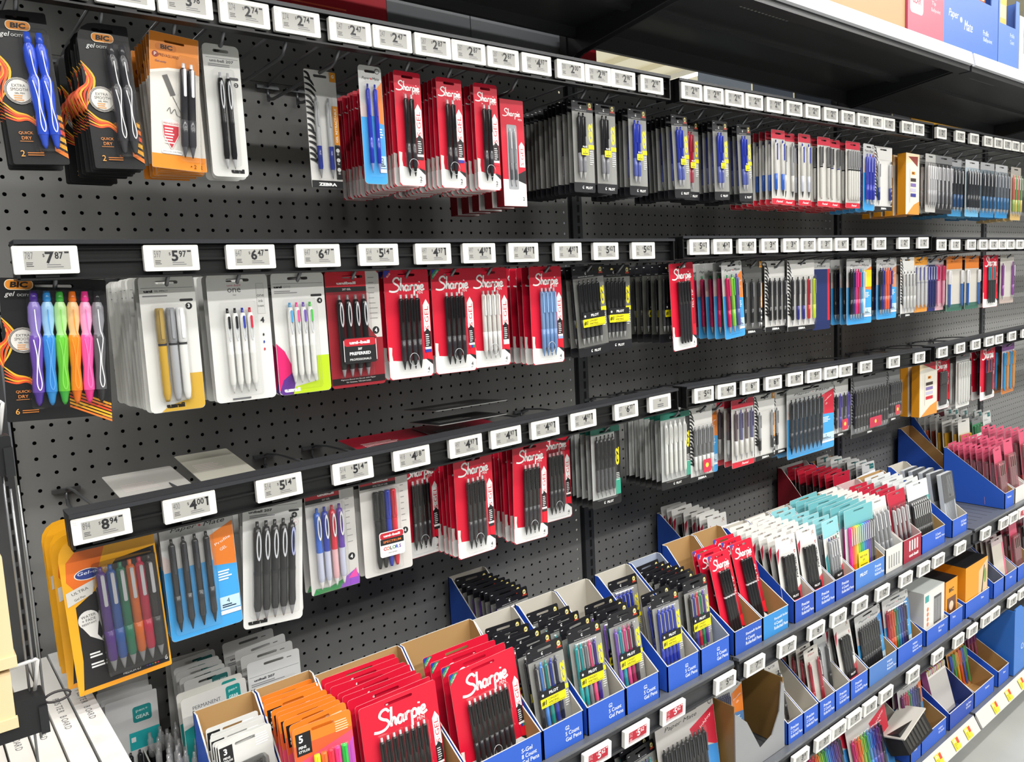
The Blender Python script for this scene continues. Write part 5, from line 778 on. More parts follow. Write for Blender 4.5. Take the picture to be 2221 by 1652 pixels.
def fill(x, make, n, look, where, yf=-16.1, step=.72, zb=-37.0, lean=20, fine=False, jit=.12, lean2=None, xs=None, drop=0, rolls=0):
    p = make() if callable(make) else make; e = p.build(fine); far = p.build(False) if fine and n > 2 else e; sp = fine and n > 2
    for i in range(n):
        o = e if i == 0 else far if (sp and i == 1) else dup(far)
        a = math.radians((lean if i == 0 or lean2 is None else lean2)+(RJ.uniform(-2, 2) if i else 0)); yb_ = yf+i*step; h = p.h; rz = math.radians(RJ.uniform(-3, 3)); xx = x+(RJ.uniform(-jit, jit) if i else 0)
        o.location = P(xx, yb_+h*math.sin(a), zb+.18+h*math.cos(a)+drop); o.rotation_euler = (-a, math.radians(RJ.uniform(-2, 2)+(rolls if i == 0 else 0)), rz)
        tag(o, (look+' '+where) if n == 1 else ('front '+look+' '+where if i == 0 else '%s %s from front %s' % (ORD[i], look, where)), p.cat, 'packs standing: '+look+' '+where if n > 1 else None)
G2T = ('G2', '5 Count', 'Gel Pens')
tray(5.2, 8.75, 'kraft lined tray holding the pale three-pen cards', inner='#b08a58', bh=8.2, curve=True)
tray(8.85, 12.5, 'kraft lined tray holding the neon orange cards', inner='#b08a58', bh=8.2, curve=True)
tray(12.7, 19.0, 'wide kraft lined blue tray of red eight-pen cards', inner='#b08a58', bh=7.7, curve=True, txt=('S-Gel', '8 Count', 'Gel Pens'))
tray(19.1, 25.2, 'second wide kraft lined tray of red eight-pen cards', inner='#b08a58', bh=7.7, curve=True, txt=('S-Gel', '8 Count', 'Gel Pens'), tx=23.4)
fill(6.9, T_three, 6, 'pale three-pen card', 'in first kraft tray', yf=-13.6, step=.5, lean=10, fine=True, drop=.5, lean2=4)
fill(10.75, T_neon, 9, 'neon orange five-pen card', 'in kraft tray', yf=-15.6, step=.62, lean=8, fine=True, drop=.75)
fill(15.85, lambda: sharpie(8, 5.4, 7.3, (SB,), ('#2a2a2c',), num=8), 8, 'red eight-pen card', 'beside neon orange cards', yf=-15.4, step=.7, lean=7, fine=True)
fill(22.3, lambda: sharpie(8, 5.5, 7.3, (SB,), ('#c82038', '#2a3a9c', '#2a8a5a'), corner=('#2a3a9c', '#2a8a5a'), num=8), 4, 'red eight-pen card with coloured corner', 'in second wide tray', yf=-15.6, step=1.0, lean=8, fine=True)
tray(25.3, 29.1, 'blue tray of teal and navy pen cards beside the red cards', txt=G2T)
tray(29.5, 33.4, 'blue tray of pink and teal pen cards', txt=G2T)
tray(33.5, 37.2, 'blue tray of purple and magenta pen cards', txt=G2T)
tray(38.2, 42.1, 'blue tray of bright blue pen cards', txt=G2T)
tray(42.35, 46.2, 'blue tray of mixed colour pen cards beside the upright', txt=G2T, inner='#9aa4b8')
g5 = lambda cs, **k: (lambda: g2(5, 3.3, 7.0, tuple(gp(c) for c in cs), tray=True, **k))
fill(27.3, g5(('#26262c', '#4a86d8', '#1f8a80', '#2a3a9c', '#1e2440')), 5, 'black-topped card, teal and navy pens', 'in first five-count tray', step=1.15, lean=8, fine=True)
fill(31.4, g5(('#1f9aa0', '#1f9aa0', '#7c7c82', '#e85080', '#3a2a8a')), 5, 'black-topped card, pink and teal pens', 'in second five-count tray', step=1.1, lean=10, fine=True)
fill(35.3, g5(('#7a54b8', '#1f98a8', '#e04a88', '#a02858', '#3a3040')), 4, 'black-topped card, purple and magenta pens', 'in third five-count tray', step=.9, lean=8, fine=True)
fill(40.2, g5(('#2a3cae',)), 2, 'black-topped card, five blue pens', 'front of fourth five-count tray', step=.8, lean=8, fine=True)
fill(40.3, g5(('#2a3cae',)), 1, 'black-topped card, five blue pens', 'against back wall of its tray', yf=-11.4, lean=8)
fill(44.3, g5(('#1e1e22', '#3a3a90', '#c0203a', '#1c8050', '#5a3a90')), 9, 'black-topped card, mixed pens', 'in last five-count tray', yf=-15.8, step=.64, lean=7, fine=True)
SRT = ('Sharpie® Roller', '4 Count', 'Rollerball Pens')
tray(46.9, 50.95, 'kraft lined deep blue tray of red rollerball cards', inner='#b08a58', outer='#2452b4', bh=8.0, curve=True, txt=SRT, tx=48.5); tray(51.05, 55.1, 'kraft lined light blue tray of red rollerball cards', inner='#b08a58', outer='#3088cc', bh=8.0, curve=True, txt=SRT, tx=52.8)
fill(49.0, T_roller, 3, 'red card, four black rollerballs', 'in the deep blue tray', yf=-15.8, step=.9, lean=14, fine=True); fill(52.9, T_roller, 3, 'red card, four black rollerballs', 'in the light blue tray', yf=-15.4, step=1.0, lean=14, fine=True)
PRT = ('Precise', '4 Count', 'Rollerball Pens')
for x0, x1, oc, lb in ((56.1, 59.5, '#274fb4', 'first'), (59.6, 63.25, '#2a58bc', 'second'), (63.35, 67.0, '#274fb4', 'third')): tray(x0, x1, 'blue rollerball tray, %s after the red rollerball cards' % lb, outer=oc, txt=PRT, tx=x0+1.2)
def art(g, y, zb): g.text('PILOT', 68.9, zb+1.3, .35, y, '#eef2fa', w=1.5, bold=.03)
tray(67.1, 73.3, 'wide light blue tray of teal twelve-colour cards', outer='#4a7fcc', inner='#b08a58', txt=PRT, tx=71.2, art=art)
fill(57.8, T_precise, 8, 'white card with red triangle', 'in first rollerball tray', step=.85, lean=9, fine=True); fill(61.4, T_precise, 9, 'white card with red triangle', 'in second rollerball tray', step=.7, lean=9)
fill(65.2, lambda: T_precise(True), 6, 'teal-topped card, slim pens', 'in third rollerball tray', step=1.1, lean=6); fill(70.2, T_twelve, 9, 'teal-topped twelve-pen card', 'in wide light tray', step=.75, lean=3)
def art(g, y, zb):
    for i in range(5): g.rect(74.2+i*.55, zb+.4, 74.4+i*.55, zb+1.8, y, M('#77787a'))
tray(73.5, 77.4, 'white tray printed with grey pen shapes', outer='#d8d6d0', inner='#d8d6d2', art=art, fh=2.6)
def art(g, y, zb):
    for i in range(4): g.rect(78.9+i*.6, zb+1.1, 79.2+i*.6, zb+2.3, y, M('#e8e2e0'))
    g.text('uni-ball', 80, zb+.6, .35, y, '#f4e8e8', w=2.2, bold=.04)
tray(77.5, 81.9, 'dark red tray printed with white pen shapes', outer='#9c1c34', inner='#c8a8a8', art=art, fh=2.6)
tray(82.0, 88.0, 'wide blue tray with kraft lining of grey pen cards', inner='#b08a58', txt=('5 Count', 'Ballpoint Pens'), tx=85.5)
fill(75.4, lambda: simple(3.4, 7.5, '#cfcdca', '#dddbd6', None, 4, 'gel', (pc('#9a9ca0', '#8a8c90', '#e2e2e2', '#d4d4d4'),)), 10, 'white-topped card, silver pens', 'in white printed tray', step=.6, lean=8)
fill(79.7, lambda: simple(3.9, 7.5, '#a01c34', '#b81e38', None, 4, 'gel', (pc('#b4b6b8', '#55565a', '#ddd', '#2a2a2c'),), t=1.4), 5, 'dark red card, silver pens', 'in dark red tray', step=1.1, lean=8)
fill(84.8, lambda: simple(5.0, 7.6, '#4a4a4c', '#d4d6d6', None, 9, 'gel', (pc('#2a2a2c', '#333', '#c8c8c8', '#bbb'),), side_m='#2aa6a0', t=2.0), 8, 'grey-topped card with teal edge', 'in wide blue tray', step=.85, lean=8)
tray(90.0, 94.2, 'blue tray of clear pen cases', txt=('10 Count', 'Gel Pens')); fill(92.1, T_case, 5, 'clear grey pen case', 'in blue tray', step=1.05, lean=8)
tray(106.2, 109.2, 'steep sided blue tray of pink marker pouches', inner='#b08a58', bh=7.3, txt=('Markers',), tx=107); tray(109.7, 113.2, 'white lined tray of pink marker pouches', outer='#d8d6d2', inner='#e2e0dc', bh=6.5)
fill(107.78, T_pink, 9, 'pink marker pouch', 'in steep blue tray', step=.72, lean=6, jit=0); fill(111.4, T_pink, 7, 'pink marker pouch', 'in white lined tray', step=.9, lean=6, drop=.6)
tray(113.6, 120, 'white tray at far end of the upper shelf', outer='#d8d6d2', inner='#d8d6d2'); fill(116.6, T_pink, 6, 'pink marker pouch', 'in far white tray', step=.9, lean=6, drop=1.2)
# back row against the pegboard
BR = dict(yf=-8.7, yb=-.9)
tray(28.9, 32.6, 'blue tray of black-topped cards against the pegboard', bh=7.7, **BR); fill(30.8, g5(('#7a54b8', '#1f98a8', '#e04a88', '#c02858', '#3a3040')), 9, 'black-topped pen card', 'in tray against pegboard', yf=-7.9, step=.78, lean=6, drop=.55)
tray(55.8, 59.9, 'blue tray of white cards against the second pegboard', bh=7.4, **BR); fill(57.9, T_precise, 9, 'white card with red triangle', 'in tray against pegboard', yf=-7.9, step=.72, lean=6, drop=.5)
tray(78.6, 84.4, 'dark red white-lined tray against the pegboard', outer='#8c1424', inner='#d8d8d6', bh=8.2, curve=True, **BR); fill(82.2, lambda: simple(4.2, 7.6, '#3a2226', '#c01c34', None, 4, 'cap', (pc('#2a2426'),), t=1.8), 8, 'red-topped dark card', 'in tray against pegboard', yf=-8, step=.85, lean=5, drop=.3)
tray(86, 91.5, 'kraft lined tray against the pegboard', inner='#b08a58', bh=7.6, **BR); fill(88.8, T_pgs, 8, 'grey pen card', 'in kraft tray against pegboard', yf=-8, step=.85, lean=5)
tray(114.6, 120.5, 'blue tray of pencil packs against the third pegboard', outer='#2458b8', bh=9.6, curve=True, **BR); tray(110.5, 114.2, 'kraft lined blue tray beside the pencil packs', inner='#b08a58', bh=8.4, **BR)
def pencils(c): return lambda: simple(3.6, 8.6, '#d8d6d0', '#dcdad4', None, 6, 'cap', tuple(pc(q, q, q, q) for q in c), t=2.0)
fill(116.8, pencils(('#d8a020', '#e0b030')), 4, 'yellow pencil pack', 'in tall blue tray', yf=-8.2, step=1.1, lean=4, drop=1.0); fill(117.4, pencils(('#c8502a', '#d8682a', '#7a3a6a')), 3, 'orange pencil pack', 'behind yellow pencils', yf=-3.8, step=.9, lean=4, drop=1.0)
tray(123, 129, 'maroon tray at the far end against the pegboard', outer='#8a1c34', inner='#6a2a34', bh=9, **BR); fill(126, T_pgs, 6, 'grey marker card', 'in maroon tray', yf=-8, step=1.1, lean=5, drop=1.5); fill(122, lambda: simple(3, 7.6, '#3a8a5a', '#77787a', None, 3, 'cap', (pc('#3a8a5a'),)), 4, 'green pencil pack', 'far end of shelf', yf=-8, step=1.1, lean=5, drop=1.5)
fill(3.0, T_pg, 4, 'white card with teal square logo', 'by the white boards', yf=-4.6, step=.8, lean=4, drop=.3, fine=True); fill(7.2, T_pgs, 6, 'grey card with green logo', 'behind the teal pouch', yf=-6.0, step=.8, lean=3, drop=.4)
fill(6.9, T_teal, 2, 'teal permanent marker pouch', 'behind first kraft tray', yf=-8.6, step=1.0, lean=6, drop=.2); fill(11.2, T_u207w, 4, 'white card with hang hole', 'behind neon orange cards', yf=-7.2, step=1.4, lean=5, drop=1.0)
MILK = clear_mat('milky_plastic', '#e8e8e8', .22); g = G(); g.lathe([(0, .01), (0, .09), (-.35, .11), (-.4, .18), (-1.5, .2), (-1.55, .15)], MILK, 9); cap0 = g.mesh('clear_cap'); g = G(); g.lathe([(-1.25, .1), (-1.5, .15), (-5.6, .15), (-5.9, .05)], K, 9); bod0 = g.mesh('barrel')
for i in range(26):
    r_, c_ = divmod(i, 5); e = empty('capped_pen', P(3.7+c_*.5+(r_ % 2)*.25+RJ.uniform(-.08, .08), -5.0-r_*1.0+RJ.uniform(-.2, .2), -31.1+RJ.uniform(-.25, .2)), (RJ.uniform(-.05, .05), RJ.uniform(-.05, .05), 0)); link('barrel', bod0, e); link('clear_cap', cap0, e)
    tag(e, 'loose black pen with clear cap, %s in %s row from the pegboard' % (NTH[c_], NTH[r_]), 'pen', 'loose capped pens beside the teal pouch')
tray(3.3, 5.1, 'dark tray holding the loose capped pens', outer='#2a2c30', inner='#26282a', yf=-16.5, yb=-3.6, fh=2.0, bh=4.5)
g = G(); g.slab(rr(1.3, -36.9, 3.2, -30.2, .15), -12, -11.5, '#d9dad9'); g.plate(rr(2.1, -31.8, 3.0, -30.7, .15), -12.004, '#1f8c8c'); g.text('pen+', 2.55, -31.1, .2, -12.008, '#d8efec', w=.6); g.disc(1.75, -31.1, .12, -12.004, M('#55565a')); shape('pen_box', g, 'white box with teal logo below the white boards', 'pen box')
# ---- middle tray shelf (zb -48.4)
B = dict(zb=-48.4); BF = dict(zb=-48.4)
fill(37.4, g5(('#2a8a90', '#3a3a8a', '#1c6a8a', '#2a2a6a')), 3, 'black-topped card, teal pens', 'on middle shelf', lean=12, yf=-16, zb=-49.2); fill(42.6, lambda: T_inkjoy((pc('#1c1c20', '#2a2a2e', '#3a3a3e', '#222'),)*10, 7.8), 4, 'wide grey card, ten black pens', 'on middle shelf', lean=8, yf=-16, zb=-48.9, step=1.0)
e = empty('display_carton', P(0, 0, 0)); e.location = (0, 0, FZ*U); g = G(); out = [(46.9, -48.3), (54.4, -48.3), (54.4, -42.4), (54.0, -41.8), (53.6, -44.6), (52.4, -46.4), (50.6, -46.9), (48.6, -43.6), (46.9, -42.2)]; g.slab(out, -16.9, -16.8, '#8f9092', None, None, '#7a5a34'); g.obj('cut_front', e)
for x in (46.9, 54.3): g = G(); g.box(x, -16.8, -48.3, x+.1, -6, -41.6, '#8a6a3a'); g.obj('side_panel', e)
g = G(); g.box(47, -6.1, -48.3, 54.4, -6, -41.4, '#8a6a3a'); g.obj('back_panel', e); tag(e, 'grey carton with torn cut-out front on the middle shelf', 'carton')
fill(49.6, lambda: pmate(10, 4.6, 7.0, (pc('#2a2a5a'),), x1=2.6, num=10, blue='#5a82b4'), 1, 'blue ten-pen card', 'inside the torn grey carton', lean=5, yf=-14.5, zb=-48.4); g = G(); g.box(47.8, -11.5, -48.2, 51.2, -10.5, -42.4, '#c87a1c'); shape('pen_box', g, 'orange box deep inside the torn grey carton', 'pen box')
B2 = ('Precise', '2 Count', 'Rollerball Pens')
tray(54.8, 57.4, 'blue tray with one white card beside the torn carton', txt=B2, tx=55.3, **B); tray(57.5, 60.1, 'blue tray almost empty on the middle shelf', txt=B2, tx=58, **B); tray(60.3, 63.2, 'blue tray of red pen cards on the middle shelf', txt=B2, tx=61.1, **B); tray(63.3, 66.1, 'blue tray of dark pen cards on the middle shelf', txt=B2, tx=64.1, **B); tray(66.2, 69.8, 'blue tray of grey pen cards on the middle shelf', txt=B2, tx=67.2, **B); tray(70, 76.2, 'wide paler blue tray of black pens on the middle shelf', outer='#4a78bc', inner='#b08a58', txt=('InkJoy', '8 Count', 'Ballpoint Pens'), tx=74, **B); tray(76.4, 82.4, 'wide blue tray of rainbow pens on the middle shelf', inner='#b08a58', txt=('InkJoy', '8 Count', 'Ballpoint Pens'), tx=80, **B)
fill(56.1, lambda: simple(2.3, 7.0, '#cfcdc8', '#d8d6d0', '#b02440', 2, 'gel', (pc('#2a2a2e', K, '#c8c8ca', K),), 'V5', '#3a2a60'), 1, 'white card with dark pens', 'beside the torn grey carton', zb=-48.4, lean=12, yf=-15.8, jit=0); fill(61.7, lambda: simple(2.6, 6.6, '#c4c0b8', '#c8c4bc', '#b01c34', 2, 'gel', (pc('#b02038', '#a01c30', '#c8b8b8', '#b02038'),), 'Max', '#a01c30'), 5, 'pale card with red pens', 'on middle shelf', zb=-48.4, lean=8, step=.9)
fill(64.7, lambda: simple(2.4, 6.8, '#a8aaac', '#b8bab8', None, 2, 'gel', (pc('#3a3a3e', '#2a2a2c', '#c8c8ca', '#333'),)), 3, 'grey card, dark pens', 'on middle shelf', zb=-48.4, lean=8, yf=-15.4, step=1.4); fill(68.0, T_precise, 3, 'white card, black pens', 'in middle shelf tray', zb=-48.4, lean=10, yf=-16.2)
fill(73.15, lambda: pmate(9, 5.8, 6.9, (pc('#1c1c20', '#222226', '#3a3a3e', '#2a2a2e'),), x1=4.4, wedge='#3a86c8'), 4, 'blue card, nine black pens', 'on middle shelf', zb=-48.4, lean=8); fill(79, lambda: pmate(8, 5.6, 7.0, tuple(pc(c) for c in ('#b02030', '#c84020', '#d86030', '#3a7a4a', '#2a7a9a', '#2a4a9a', '#3a2a6a', '#2a2a3a')), x1=4.2, wedge='#3a86c8'), 4, 'blue card, rainbow pens', 'on middle shelf', zb=-48.4, lean=6)
def bigbox(x0, x1, z0, z1, yf, yb, front, side, top, label, art=None, art2=None):
    e = empty('pen_box', P(0, 0, 0)); e.location = (0, 0, FZ*U); g = G(); g.box(x0, yf, z0, x1, yb, z1, side); g.rect(x0, z0, x1, z1, yf-.004, M(front)); g.add([(x0, yf, z1+.004), (x1, yf, z1+.004), (x1, yb, z1+.004), (x0, yb, z1+.004)], [(0, 1, 2, 3)], top); g.obj('carton', e); g = G()
    if art: art(g, yf-.008); g.obj('front_print', e)
    tag(e, label, 'pen box', 'pen boxes on the middle shelf'); return e
tray(83.4, 89.2, 'blue tray under the white box with teal logo', fh=1.9, bh=5, txt=('60 Count', 'Pens'), tx=86.6, **B); tray(89.6, 93.4, 'narrow blue tray under the small orange box', fh=2.0, bh=5, txt=('Pens',), tx=90.5, **B); tray(94.2, 101.6, 'blue tray under the large orange box', fh=2.0, bh=5, txt=('Pens',), tx=99, **B)
def art(g, y):
    g.plate(rr(83.9, -43.4, 84.9, -42.6, .1), y, '#3a9a98'); g.rect(86.2, -46.6, 88.2, -43.2, y, M('#4a4a4c'))
    for i in range(6): g.rect(86.35+i*.3, -46.4, 86.5+i*.3, -43.5, y-.004, M('#a8a8aa'))
    for i in range(4): g.disc(84.6, -44.3-i*.6, .26, y, M('#e07a4a'))
bigbox(83.6, 89.0, -48.0, -42.2, -16.6, -10, '#dddbd6', '#d2d0cb', '#cfd4d0', 'large white pen box with teal logo and orange dots', art)
def art(g, y): g.text('BIC', 91.5, -43.9, .5, y, '#2a1c0a', w=1.4, bold=.05); g.rect(90.3, -47.2, 92.8, -44.8, y, M('#6a4028')); g.disc(91.5, -45.9, .6, y-.004, M('#e0c8b0'))
bigbox(89.9, 93.2, -48.0, -42.6, -16.4, -11, '#e8961c', '#e08a14', '#1a1a1c', 'small orange pen box with black top', art)
def art(g, y): g.poly2([(98.4, -47.6), (102.6, -47.6), (102.6, -41.4), (98.4, -42.6)], y, '#d8b890') if hasattr(g, 'poly2') else g.plate([(98.6, -47.7), (101.3, -47.7), (101.3, -42.3), (98.6, -43.4)], y, '#d9bb94'); g.plate([(99.2, -47.5), (99.6, -47.5), (100.4, -43.0), (100.2, -42.9)], y-.004, '#2a2420'); g.disc(100.6, -44.4, .4, y-.004, M('#7a9a4a'), 16, 1.0)
bigbox(94.6, 101.4, -47.6, -42.0, -16.8, -11.5, '#e8961c', '#e08a14', '#1a1a1c', 'large orange pen box with cream panel and black top', art)
def art(g, y): g.text('60', 99.6, -40.6, .7, y, '#e8e8e6', rot=180, w=1.0); g.plate(rr(101.2, -42.2, 104.4, -41.0, .5), y, '#e8a030'); g.text('BIC', 102.8, -41.6, .7, y-.004, '#2a1c0a', rot=180, w=2.2, bold=.05); g.rect(101.6, -40.6, 104.4, -40.4, y, M('#a8a8a4'))
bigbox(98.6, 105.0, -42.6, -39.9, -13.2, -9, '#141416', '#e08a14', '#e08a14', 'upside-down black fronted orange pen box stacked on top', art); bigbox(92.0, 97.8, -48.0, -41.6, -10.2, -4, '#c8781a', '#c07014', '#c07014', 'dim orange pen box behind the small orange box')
tray(103, 106.4, 'blue tray beside the large orange box', inner='#6a6f80', **B); tray(106.8, 111, 'blue tray of pink notebooks', txt=('Pens',), tx=108.5, **B); tray(111.3, 117, 'blue tray of maroon pouches on the middle shelf', txt=('Markers',), tx=114, inner='#b08a58', **B)
fill(108.6, lambda: simple(3.4, 6.6, '#c8c0b4', '#b8a8a8', '#d87a5a', 0, 'cap', (), None, '#222', None, 'pen_case', '#d86a84'), 4, 'pink edged pen case', 'on middle shelf', zb=-48.4, lean=8); fill(113.8, T_pink, 5, 'pink marker pouch', 'on middle shelf', zb=-48.4, lean=6, step=1.1); fill(119, T_pink, 4, 'maroon marker pouch', 'end of middle shelf', zb=-48.4, lean=6, step=1.1)
# ---- base shelf (zb -60.7)
RB = tuple(pc(c) for c in ('#c81e6a', '#d83030', '#e07a20', '#8ab82a', '#3a9a4a', '#3a8ac8', '#3a5ab8', '#4a3a8a', '#6a3a7a', '#2a2a3a'))
fill(66.6, lambda: T_inkjoy(RB, 8.4), 2, 'wide red and grey rainbow pen card', 'on base shelf', zb=-60.2, lean=14, yf=-15.4, step=1.2); fill(74.0, lambda: T_inkjoy(RB, 8.6), 3, 'wide red-cornered card of bright pens', 'on base shelf', zb=-61.2, lean=12, yf=-16.0, step=1.2)
CT = dict(yf=-17.5, zb=-60.7)
tray(78.6, 81.2, 'narrow blue tray at the near end of base shelf', txt=('Pens',), **CT); tray(81.3, 87.9, 'kraft lined blue tray of jewel toned pens', inner='#a07a48', txt=('InkJoy', '10 Count'), tx=85.8, curve=True, **CT); tray(88.8, 95.9, 'blue tray of spiral topped pads', outer='#2448a8', inner='#2a3a78', txt=('Gel Pens', '8 Count'), tx=93.6, **CT); tray(96.1, 102.4, 'kraft lined blue tray of bright marker packs', inner='#a07a48', txt=('Markers',), tx=99.5, curve=True, **CT); tray(103.8, 107.5, 'kraft lined blue tray of maroon packs', inner='#a07a48', txt=('Pens',), tx=105.5, curve=True, **CT)
fill(84.2, lambda: pmate(8, 5.6, 7.2, tuple(pc(c) for c in ('#6a1c5a', '#a01c4a', '#c02050', '#3a8a4a', '#3a4a9a', '#3a3a8a', '#2a2a6a', '#1c1c3a')), x1=4.3, wedge='#c05a2a', blue='#3a7ab0'), 5, 'blue card of jewel pens', 'on base shelf', zb=-60.7, lean=8, yf=-15.6, step=1.0)
def T_pad():
    p = Pack('pen_case', 'pen case', 5.4, 5.8, '#b8b4b0', r=.08, slot=None, back='#8a4a78', edge='#a85a90', thick=.8); p.top(.9, '#d8d4cc', .08)
    g = G()
    for i in range(11): g.tube([(-2.4+i*.48, -.5, -.55), (-2.4+i*.48, -.62, .05), (-2.4+i*.48, 0, .25), (-2.4+i*.48, .45, 0)], .06, M(('#d8c03a', '#c8c8c8', '#d05a7a')[i % 3]), 5)
    p.extra.append(('pen_ends', g)); return p
fill(92.0, T_pad, 4, 'spiral topped purple edged case', 'on base shelf', zb=-60.7, lean=16, yf=-15.6, step=1.4, rolls=3, drop=.2)
fill(99.2, lambda: simple(5.2, 6.6, '#d8924a', '#c8a87a', None, 6, 'cap', tuple(pc(c) for c in ('#3a5ab8', '#3a9a4a', '#d8a020', '#d85a2a'))), 4, 'bright marker pack', 'in base shelf tray', zb=-60.7, lean=10, yf=-14.8, step=1.2); fill(105.6, lambda: simple(3.2, 7.2, '#7a3a4a', '#8a4a58', '#6a8a8a', 3, 'cap', (pc('#8a3a5a'),)), 4, 'maroon marker pack', 'in base shelf tray', zb=-60.7, lean=8, yf=-13.8, step=1.2)
e = empty('display_carton', P(0, 0, 0)); e.location = (0, 0, FZ*U); g = G(); g.box(108.3, -17.8, -60.6, 108.5, -7, -51.5, '#2f6cc0'); g.obj('side_panel', e); g = G(); g.slab([(108.5, -60.6), (120, -60.6), (120, -54), (115.4, -54), (114.6, -51.8), (111.4, -51.8), (110.6, -51.2), (108.5, -51.2)], -17.8, -17.65, '#3a78ca'); g.text('Craft', 112, -57.2, .8, -17.804, '#dfe8f8', shear=.2); g.obj('front_panel', e); g = G(); g.box(108.5, -7.1, -60.6, 120, -7, -51.2, '#7a5a3a'); g.obj('back_panel', e); tag(e, 'tall bright blue carton at the far end of base shelf', 'carton')
e = empty('flip_top_case', P(79.6, -16.6, -57.5), (0, 0, 0)); g = G(); g.box(-2.9, -1.2, -1.2, 2.9, 1.2, 1.2, '#1c1b1a'); 
for i in range(7): g.box(-2.3+i*.7, -1.24, -.9, -1.9+i*.7, -1.2, .7, '#3a3834')
g.obj('body', e); g = G(); g.box(-3.0, -1.4, 1.25, 3.1, 1.6, 1.4, '#c8c4bc'); o = g.obj('lid', e); o.rotation_euler = (.25, -.12, 0); e.rotation_euler = (-.5, -.1, 0); tag(e, 'dark flip-top pen case with pale lid on base shelf', 'pen case')
# ------------------------------------------------------------------ things leaning over the pegboard hooks
CARDK = '#232324'
for nm, x, y, z, w, h, tx, ry, c, lb in (('header_card', 27.0, -6.4, -13.6, 6.6, 4.6, -94, 1.0, CARDK, 'upper black printed card lying across the lowest hooks'), ('header_card', 26.6, -7.2, -14.5, 6.2, 4.2, -93, -1.5, CARDK, 'lower black printed card lying across the lowest hooks'),
    ('tipped_card', 4.9, -6.0, -15.55, 4.0, 6.0, -84, -1.0, '#cfcdc8', 'white card tipped flat behind the 4.00 tag'), ('tipped_card', 9.0, -5.5, -15.2, 3.4, 6.0, -82, -1.0, '#c9c6b8', 'cream card tipped flat behind the 5.14 tags'), ('tipped_card', 21.6, -6.0, -15.6, 6.4, 5.0, -85, 1.5, '#b01430', 'red card tipped flat behind the 4.18 tag'), ('tipped_card', 27.6, -6.2, -15.5, 6.2, 5.0, -86, 1.5, '#a81230', 'red card tipped flat behind the middle 4.97 tags')):
    e = empty(nm, P(x, y, z), (math.radians(tx), 0, 0)); g = G(); g.slab(rr(-w/2, -h/2, w/2, h/2, .15), -.03, .03, c, None, '#8a8a88'); g.lines(-w*.38, h*.1, w*.55, 5, .3, .12, -.035, M('#8c8c8a' if nm[0] == 'h' else '#e8dcd8'), 3); g.obj('card', e); tag(e, lb, 'card', 'cards lying over the lowest hooks')
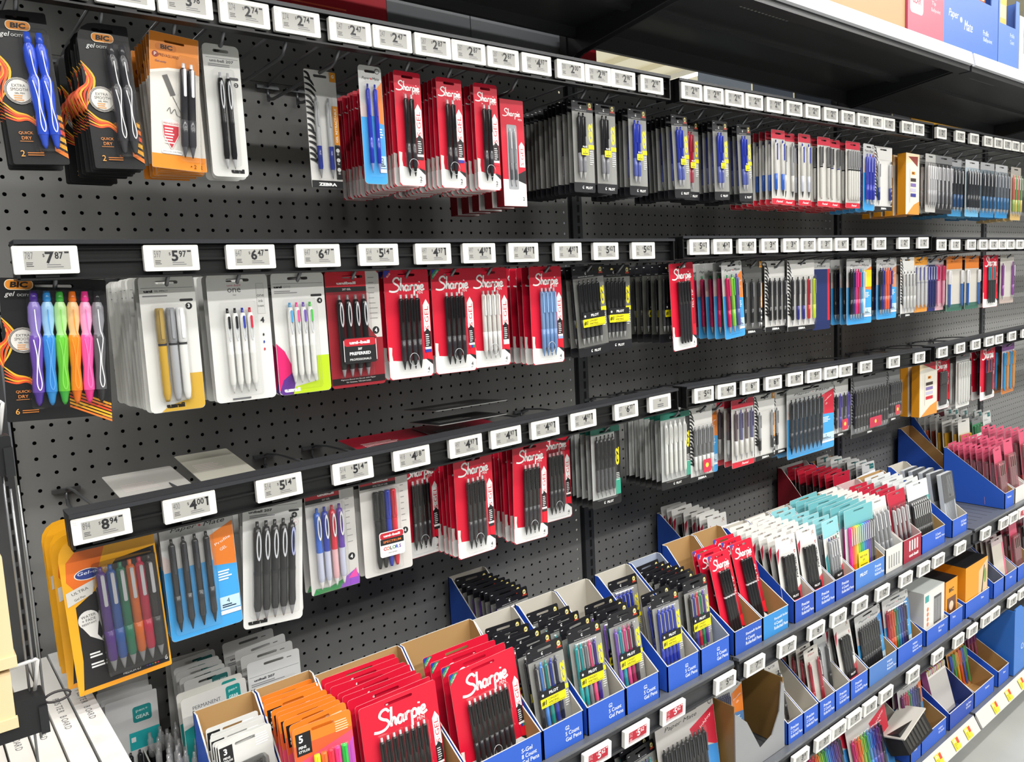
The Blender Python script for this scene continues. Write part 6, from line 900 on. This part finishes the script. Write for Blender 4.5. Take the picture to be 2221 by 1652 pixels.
# ------------------------------------------------------------------ the neighbouring display at the near end
BW = noise_mat('bubble_wrap', '#dfdfde', '#f4f4f3', 26, .2, .35)
for i, (x0, x1, m) in enumerate(((-.75, .3, BW), (-1.85, -.85, M('#e9e7e3', .5)), (-2.95, -1.95, M('#e4e1dc', .5)), (-4.0, -3.05, M('#dedad4', .5)), (-5.1, -4.1, M('#d8d4cd', .5)))):
    e = empty('poster_board', P(0, 0, 0)); e.location = (0, 0, FZ*U); g = G(); zt = -26-.12*i; q = [(-21, -50), (-1.0, -50), (-1.0, zt), (-20.4, zt), (-21, zt-.5)]; k = 5
    g.add([(x0, a, c) for a, c in q]+[(x1, a, c) for a, c in q], [(4, 3, 2, 1, 0), (5, 6, 7, 8, 9)]+[((j+1) % k, j, k+j, k+(j+1) % k) for j in range(k)], m); g.obj('pack', e)
    g = G()
    for j, ch in enumerate('POSTER BOARD'):
        vs, fs, a, b, c, d = text_mesh(ch, 0, 0)
        if fs: g.add([((x0+x1)/2+(.45*(v[1]-.35)), -7.5-j*.34-(v[0]-a)*.45, zt+.012) for v in vs], fs, '#77787a')
    g.obj('edge_print', e); tag(e, ('bubble wrapped white poster board pack beside the yellow edged cards', 'white poster board pack, second from the yellow edged cards', 'white poster board pack, third from the yellow edged cards', 'white poster board pack, fourth from the yellow edged cards', 'white poster board pack, outermost under the wooden easels')[i], 'poster board', 'white poster boards')
g = G(); g.box(-5.4, -21.5, -51.5, .5, -.6, -50, SHELFD); shape('bin_base', g, 'dark bin base under the white poster boards', 'bin')
RODM = M('#8e9092', .3, .6)
for i, (x, y, z0, z1) in enumerate(((-3.55, -20, -23, -8.2), (-3.35, -20.1, -22, -11.8), (-3.05, -19.6, -21, -11.8))):
    g = G(); g.tube([(x, y, z0), (x+.03, y, (z0+z1)/2), (x, y, z1)], .05, RODM); shape('wire_upright', g, ('outer', 'middle', 'inner')[i]+' grey wire upright of the near display rack', 'wire rod', 'rack wires')
def holder(z, x1, label, arm):
    e = empty('label_holder', P(0, -20.2, z)); g = G(); g.slab(rr(-6.5, -.75, x1, .75, .08), -.5, .5, '#17181a'); g.box(x1-.28, -.62, -.8, x1+.02, .5, .3, '#1e1f22'); g.obj('holder', e); g = G(); g.tube([(-6, .1, 1.75), (x1-.1, .1, 2.0), (x1-.05, .1, 1.95), (x1-.3, .1, .6)], .075, M('#d2d2d0', .3, .2)); g.obj('white_wire', e)
    if arm:
        g = G(); g.tube([(x1+.42+.46*math.cos(a*.3), -.35, .42+.2*math.sin(a*.3)) for a in range(22)], .05, '#2a2628', 6); g.obj('ring', e)
    tag(e, label, 'label holder', 'label holders of the near rack'); return e
holder(-20.75, -3.1, 'black label holder with dark ring beside the poster boards', True); holder(-10.4, -3.2, 'black label holder on white wire beside the black swirl card', False)
WOOD = noise_mat('pale_wood', '#d8b98a', '#e8cfa6', 6, .55, .1, (1, 1, .12))
for i, (x1, z0, z1) in enumerate(((-3.95, -18.4, -14.2), (-4.15, -20.8, -18.7))):
    e = empty('wooden_easel', P(0, -20.3, 0)); e.location.z = FZ*U; g = G(); g.box(-6.2, -.5, z0, x1, .5, z1, WOOD); g.obj('board', e); g = G(); g.box(-6.2, -.6, z0-.12, x1+.06, .6, z0+.3, WOOD); g.obj('foot_rail', e); tag(e, 'pale wooden easel, %s one on the near rack' % ('upper', 'lower')[i], 'easel', 'wooden easels')
